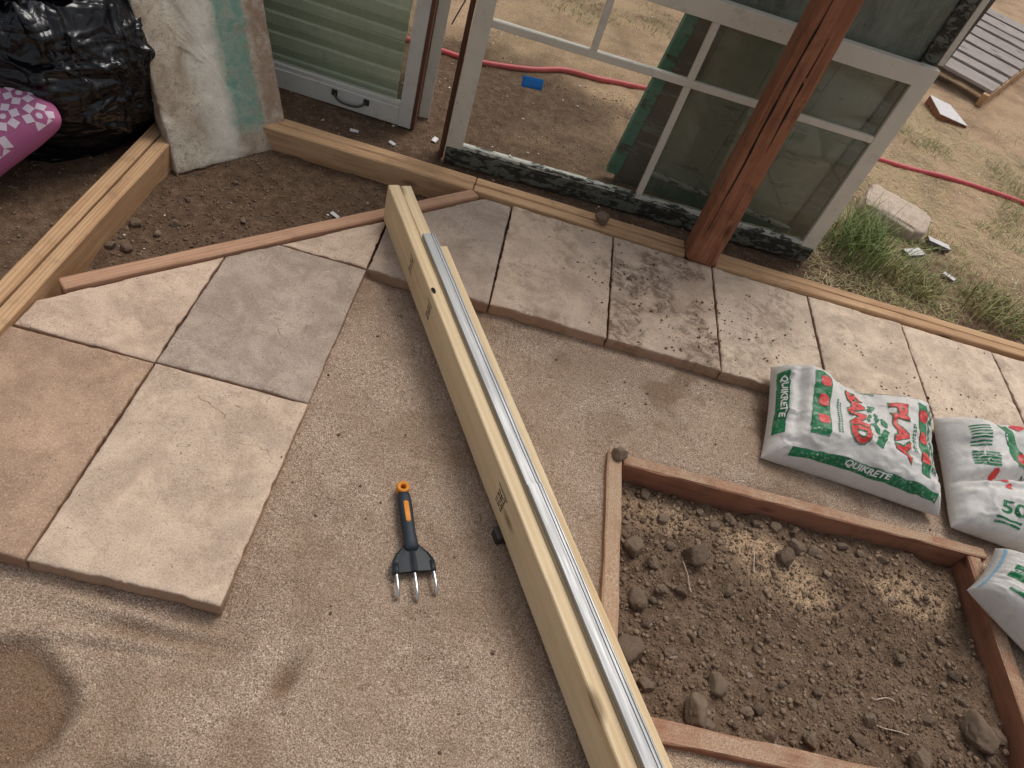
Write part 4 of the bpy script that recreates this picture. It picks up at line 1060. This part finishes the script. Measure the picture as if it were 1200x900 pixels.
# white tilted scrap near the pallet
e = empty('broken_tile', (3.055, 3.11, gy(3.055, 3.11)), label='white sloping broken tile with a reddish brown side near the pallet', cat='tile'); e.rotation_euler = (0, 0, R(12)); e.scale = (.75, .9, .40)
me = mesh('body', [(-.17, -.10, 0), (.13, -.12, 0), (.13, .16, 0), (-.12, .16, 0), (-.17, -.10, .10), (.13, -.12, .03), (.13, .16, .05), (-.12, .16, .13)], [(0, 1, 2, 3)[::-1], (4, 5, 6, 7), (0, 1, 5, 4), (1, 2, 6, 5), (2, 3, 7, 6), (3, 0, 4, 7)])
obj('body', me, 'post', e, smooth=False)
me = mesh('glaze', [(-.172, -.102, .102), (.133, -.122, .032), (.133, .163, .052), (-.122, .163, .132), (-.172, -.102, .112), (.133, -.122, .042), (.133, .163, .062), (-.122, .163, .142)], [(0, 1, 2, 3)[::-1], (4, 5, 6, 7), (0, 1, 5, 4), (1, 2, 6, 5), (2, 3, 7, 6), (3, 0, 4, 7)])
obj('glaze', me, 'chip_white', e, smooth=False)
# pallet leaning low in the yard
pl = empty('pallet', (3.42, 3.46, -.04), label='weathered grey wooden pallet lying in the yard corner', cat='pallet')
e1 = Vector((4.121 - 3.472, 4.38 - 3.448, 0)).normalized(); e2_ = Vector((-e1.y, e1.x, 0))
pl.rotation_euler = (0, 0, math.atan2(e1.y, e1.x))
for k in range(3):
    me = bar_mesh('stringer', 2.42, .045, .085, .003, None, .002, 500 + k); o = obj('stringer', me, 'sill' if k == 0 else 'grey_wood', pl, smooth=False); o.location = (0, .0 + .48 * k, .0)
x = .06
for k in range(8):
    wv_ = [.26, .20, .29, .24, .27, .22, .26, .25][k]
    me = bar_mesh('deck_board', 1.05, wv_ - .03, .022, .003, None, .002, 520 + k); o = obj('deck_board', me, 'grey_wood', pl, smooth=False); o.rotation_euler = (0, 0, R(90)); o.location = (x + wv_ - .03, .005, .0875 + .001 * (k % 2)); x += wv_ + .04

# ------------------------------------------------------------------ grass
def blades(name, cx, cy, n, spread, hmin, hmax, wd, mat, seed, lean=.6, hfun=gy, **kw):
    rr = np.random.default_rng(seed); V = []; F = []
    for i in range(n):
        a = rr.uniform(0, 6.28); d = spread * math.sqrt(rr.uniform(0, 1)); x, y = d * math.cos(a), d * math.sin(a)
        h = rr.uniform(hmin, hmax); b = rr.uniform(0, 6.28); ln_ = lean * rr.uniform(.3, 1.3); dx, dy = math.cos(b), math.sin(b); sx, sy = -dy * wd, dx * wd
        z0 = hfun(cx + x, cy + y); k0 = len(V)
        for t, ww in ((0, 1), (.35, .9), (.7, .6), (1, .05)):
            off = ln_ * h * t * t; zz = z0 + h * t * (1 - .35 * ln_ * t)
            V += [(x + dx * off - sx * ww, y + dy * off - sy * ww, zz), (x + dx * off + sx * ww, y + dy * off + sy * ww, zz)]
        for t in range(3): F.append((k0 + 2 * t, k0 + 2 * t + 1, k0 + 2 * t + 3, k0 + 2 * t + 2))
    o = obj(name, mesh(name, V, F), mat, **kw); o.location = (cx, cy, 0); return o
blades('grass_tuft', 1.99, 1.08, 330, .16, .10, .30, .0021, 'grass', 1, .8, label='tall bright green grass tuft against the foot of the window', cat='grass tuft')
blades('grass_tuft', 2.23, .98, 260, .13, .05, .14, .0022, 'mixed_grass', 2, .9, label='low mixed grass tuft below the white scraps', cat='grass tuft')
blades('grass_tuft', 2.62, .94, 300, .16, .05, .14, .0022, 'mixed_grass', 3, .9, label='straggly green grass tuft close to the outer fir board', cat='grass tuft')
blades('grass_tuft', 2.05, 1.25, 160, .10, .06, .18, .0024, 'grass', 4, .9, label='thin green grass between tall tuft and stone block', cat='grass tuft')
blades('grass_tuft', 2.95, .90, 260, .18, .05, .13, .0022, 'mixed_grass', 9, .9, label='spreading grass tuft farthest along the outer fir board', cat='grass tuft')
V = []; F = []
def ground_cover(name, n, x0, x1, y0, y1, mat, seed, hmin, hmax, wd, thr, label, fl=0.):
    rr = np.random.default_rng(seed); V = []; F = []
    X = rr.uniform(x0, x1, n); Y = rr.uniform(y0, y1, n); d = fbm(X * 2.4, Y * 2.4, oct=3, seed=seed); keep = d + rr.uniform(-.12, .12, n) > thr
    X, Y = X[keep], Y[keep]; Z = yard_h(X, Y); N = len(X)
    b = rr.uniform(0, 6.28, N); h = rr.uniform(hmin, hmax, N); ln_ = rr.uniform(.4, 1.4, N) + fl; dx, dy = np.cos(b), np.sin(b)
    rows = []
    for t, ww in ((0, 1), (.5, .8), (1, .1)):
        off = ln_ * h * t; zz = Z + np.maximum(.002 + .002 * t, h * t * (1 - .4 * ln_ * t) * (1 if fl == 0 else .12))
        rows += [np.stack([X + dx * off + dy * wd * ww, Y + dy * off - dx * wd * ww, zz], 1), np.stack([X + dx * off - dy * wd * ww, Y + dy * off + dx * wd * ww, zz], 1)]
    V = np.stack(rows, 1).reshape(-1, 3); k0 = np.arange(N)[:, None] * 6
    F = np.concatenate([k0 + np.array([0, 1, 3, 2]), k0 + np.array([2, 3, 5, 4])])
    obj(name, fastmesh(name, V, F, 4), mat, kind='stuff', label=label, cat='grass')
ground_cover('sparse_grass', 22000, 1.6, 4.0, .75, 3.2, 'mixed_grass', 71, .02, .055, .0017, .06, 'sparse low grass growing over the right side of the yard')
ground_cover('dry_grass', 22000, 1.7, 4.0, .72, 3.4, 'dry_grass', 73, .015, .05, .0014, -.12, 'dry straw coloured grass lying over the yard', .6)
ground_cover('weeds', 12000, -.3, 2.2, 1.9, 4.5, 'mixed_grass', 75, .015, .04, .0022, .20, 'scattered low weeds in the dry dirt beyond the hose')
# leaf sprig behind the black bag
blades('leafy_weed', -1.13, .80, 26, .08, .20, .34, .012, 'leaf', 12, .7, label='green leafy weed poking up behind the black bag', cat='weed')

# ------------------------------------------------------------------ clods, crumbs, grains
CL = [rock_mesh('soil_clod', 1.05, .85, .72, 900 + k, 4, .35, .0, 9) for k in range(14)]
for me in CL: me.materials.append(M['clod']); me.polygons.foreach_set('use_smooth', [True] * len(me.polygons))
def clod(x, y, s, k, hf, name='soil_clod', label='brown clod of dry soil lying in the planting bed', group='clods in the planting bed', cat='clod', mat=None, sink=.35):
    o = bpy.data.objects.new(name, CL[k % len(CL)]); COL.objects.link(o); o.scale = (s, s, s)
    o.rotation_euler = (random.uniform(-.3, .3), random.uniform(-.3, .3), random.uniform(0, 6.28))
    o.location = (x, y, float(hf(np.array([x]), np.array([y]))[0]) + s * sink); return tag(o, label, cat, group)
def ray_at(u, v, z):
    d = r0 * ((u - 600) / 865) + r1 * ((v - 450) / 865) + r2; t = (z - CAMC[2]) / d.z
    return (CAMC[0] + d.x * t, CAMC[1] + d.y * t)
big = [(757, 572, 9), (795, 580, 7), (745, 640, 13), (812, 652, 17), (752, 700, 14), (768, 658, 9), (740, 758, 20), (762, 725, 8), (787, 763, 9), (840, 803, 13), (815, 838, 17), (800, 690, 8), (760, 800, 9), (855, 690, 9),
       (855, 612, 9), (868, 617, 7), (905, 608, 8), (930, 645, 12), (915, 655, 12), (950, 650, 9), (885, 600, 8), (878, 833, 8), (893, 830, 7), (950, 868, 9), (925, 600, 7), (1145, 862, 22), (1080, 890, 14), (1095, 840, 10), (1010, 862, 9), (1022, 842, 8), (1060, 770, 7), (1120, 790, 8),
       (835, 620, 7), (820, 600, 6), (775, 610, 8), (785, 640, 7), (775, 690, 8), (1005, 650, 6), (1030, 660, 7), (985, 640, 7), (962, 810, 7), (985, 850, 6), (1185, 870, 10), (1165, 890, 8), (830, 850, 7), (905, 860, 7)]
for k, (u, v, s) in enumerate(big):
    x, y = ray_at(u, v, -.105); x = min(max(x, .93), 2.0); y = min(max(y, -1.16), -.51); sc = s / 400.
    own = {(1145, 862): 'largest rounded clod in the planting bed, near the board under the blue-seamed bag', (740, 758): 'large clod lying against the dusty redwood board', (815, 838): 'large flat clod beside the board crossing under the lumber',
           (812, 652): 'large clod near the sandy corner of the planting bed', (745, 640): 'clod touching the dusty board beside the corner of the bed', (1080, 890): 'clod by the crossing board near the largest clod', (840, 803): 'angular clod standing apart between the flat clod and the bed centre'}
    clod(x, y, sc, k, soil_h, label=own.get((u, v), 'brown clod of dry soil lying in the planting bed'), group=None if (u, v) in own else 'clods in the planting bed')
for k in range(70):
    clod(random.uniform(.93, 2.0), random.uniform(-1.16, -.51), random.uniform(.006, .013), k, soil_h, label='small crumbly lump of soil in the planting bed', group='small lumps in the planting bed')
for k, (u, v, s_) in enumerate([(787, 763, 9), (762, 725, 8), (880, 790, 4), (1040, 705, 4)]):
    x, y = ray_at(u, v, -.105); o = clod(x, y, s_ / 420., k, soil_h, 'pebble', 'pale pebble lying on the dug soil of the planting bed', 'pale pebbles in the planting bed', 'pebble')
    o.data = o.data.copy(); o.data.materials[0] = M['stone']
for (x, y, s, lb) in [(.881, -.46, .026, 'dark clod sitting on the corner of the planting bed frame')]:
    clod(x, y, s, 3, lambda a, b: np.array([-.028]), label=lb, group=None, sink=.6)
clod(.758, .640, .034, 5, lambda a, b: np.array([.012]), label='dark lump of soil on the fir boards below the large window', group=None, sink=.5)
for k, (u, v, s) in enumerate([(160, 262, 9), (205, 262, 8), (150, 292, 8), (110, 292, 7), (130, 290, 8), (185, 275, 6), (220, 235, 5), (285, 262, 5), (275, 213, 5), (238, 190, 5)]):
    x, y = ray_at(u, v, -.08); clod(x, y, s / 420., k + 2, yard_h, label='small grey clod on the soil patch below the slab', group='clods on the soil patch')

for k, (a_, b_) in enumerate([((1018, 836), (1070, 862)), ((1025, 812), (1052, 822)), ((800, 655), (812, 690)), ((880, 640), (884, 668))]):
    p = [ray_at(a_[0] + (b_[0] - a_[0]) * t, a_[1] + (b_[1] - a_[1]) * t + 3 * math.sin(t * 5 + k), -.10) for t in np.linspace(0, 1, 6)]
    tube('dry_root', spline([(x, y, float(soil_h(np.array([x]), np.array([y]))[0]) + .008) for x, y in p], 4), .0016, 'stone', None, 6, label='thin dry root lying on the soil of the planting bed', cat='root', group='dry roots in the planting bed')
def scatter(name, pts, smin, smax, mat, seed, label, cat, flatn=.7, sub=1, parent=None, power=2.5):
    rr = np.random.default_rng(seed); bm = bmesh.new(); bmesh.ops.create_icosphere(bm, subdivisions=sub, radius=1)
    bm.verts.ensure_lookup_table(); B = np.array([v.co for v in bm.verts]); T = np.array([[v.index for v in f.verts] for f in bm.faces]); bm.free()
    N = len(pts); nb = len(B)
    s = smin + (smax - smin) * rr.uniform(0, 1, N) ** power
    J = B[None] * (1 + rr.uniform(-.38, .38, (N, nb, 1))) * np.stack([rr.uniform(.7, 1.3, N), rr.uniform(.7, 1.2, N), rr.uniform(.45, .95, N) * flatn / .7], 1)[:, None]
    a = rr.uniform(0, 6.28, N); c_, s_ = np.cos(a)[:, None], np.sin(a)[:, None]
    P = np.stack([J[..., 0] * c_ - J[..., 1] * s_, J[..., 0] * s_ + J[..., 1] * c_, J[..., 2]], -1) * s[:, None, None]
    P = P + pts[:, None, :]; P[..., 2] += (s * .25)[:, None]
    me = fastmesh(name, P.reshape(-1, 3), (T[None] + (np.arange(N) * nb)[:, None, None]).reshape(-1, 3), 3)
    return obj(name, me, mat, parent, kind='stuff', label=label, cat=cat, smooth=sub > 1)
def pts_in(n, x0, x1, y0, y1, hf, seed, mask=None):
    rr = np.random.default_rng(seed); X = rr.uniform(x0, x1, n); Y = rr.uniform(y0, y1, n)
    if mask is not None:
        k = mask(X, Y, rr); X, Y = X[k], Y[k]
    return np.stack([X, Y, hf(X, Y)], 1)
scatter('soil_crumbs', pts_in(6500, .905, 2.025, -1.185, -.485, soil_h, 201), .0012, .0095, 'crumb', 202, 'loose brown soil crumbs in the planting bed', 'soil', power=4.5)
scatter('fine_soil', pts_in(22000, .905, 2.025, -1.185, -.485, soil_h, 231), .0007, .0034, 'crumb', 232, 'fine loose soil grains in the planting bed', 'soil')
scatter('soil_crumbs', pts_in(6500, -.77, .22, -.5, .585, yard_h, 203, lambda X, Y, r: (Y > X + .375) & (Y < .585)), .001, .006, 'crumb', 204, 'loose dark crumbs on the soil patch', 'soil')
scatter('soil_crumbs', pts_in(9000, -1.0, 2.4, .70, 1.9, yard_h, 205), .001, .005, 'clod', 206, 'loose crumbs on the dirt behind the boards', 'soil')
scatter('soil_crumbs', pts_in(1500, -1.4, -.88, -.7, .5, yard_h, 215), .001, .006, 'crumb', 216, 'loose crumbs on the dark dirt left of the boards', 'soil')
scatter('wood_flakes', pts_in(1100, -.9, 3.2, .72, 3.6, yard_h, 207), .0012, .0075, 'debris', 208, 'pale wood flakes and paint bits on the yard dirt', 'debris', .35)
scatter('wood_flakes', pts_in(80, -.77, .22, -.5, .585, yard_h, 209, lambda X, Y, r: (Y > X + .375)), .001, .006, 'debris', 210, 'pale flakes on the soil patch', 'debris', .35)
def smask(X, Y, r): return ~((X > .84) & (X < 2.08) & (Y > -1.25) & (Y < -.43)) & ~((X < 0) & (Y > -1.18)) & (Y < -.005)
scatter('sand_grains', pts_in(26000, -.8, 2.3, -1.75, 0, sand_h, 211, smask), .0007, .0021, 'grain', 212, 'coarse loose grains on the sand bed', 'sand', .8)
scatter('soil_crumbs', pts_in(900, -.6, 2.3, -1.6, 0, sand_h, 213, lambda X, Y, r: smask(X, Y, r) & (fbm(X * 4, Y * 4, seed=5) + r.uniform(-.3, .3, len(X)) + .5 * sst(.3, 1., X) * sst(-.4, -.1, Y) > .25)), .001, .0055, 'crumb', 214, 'dark soil crumbs scattered on the sand', 'soil')
def pz(X, Y): return np.full(len(X), .001)
def pmask(X, Y, r):
    k = gauss(X, Y, 1.0, .27, .28, .2) * 1.0 + gauss(X, Y, 1.55, .15, .4, .12) * .9 + gauss(X, Y, .75, .45, .15, .12) * .7 + gauss(X, Y, 2.2, .3, .5, .2) * .35
    return (r.uniform(0, 1, len(X)) < k * sst(-.05, .3, fbm(X * 9, Y * 9, seed=77)) + .02)
scatter('soil_crumbs', pts_in(5000, .45, 2.8, .012, .575, pz, 217, pmask), .001, .0055, 'crumb', 218, 'dark soil crumbs trodden over the pavers', 'soil', .5)
scatter('soil_crumbs', pts_in(110, -.75, .0, -1.15, -.05, pz, 219, lambda X, Y, r: Y < X + .24), .0006, .0022, 'crumb', 220, 'fine dark crumbs on the left pavers', 'soil', .5)
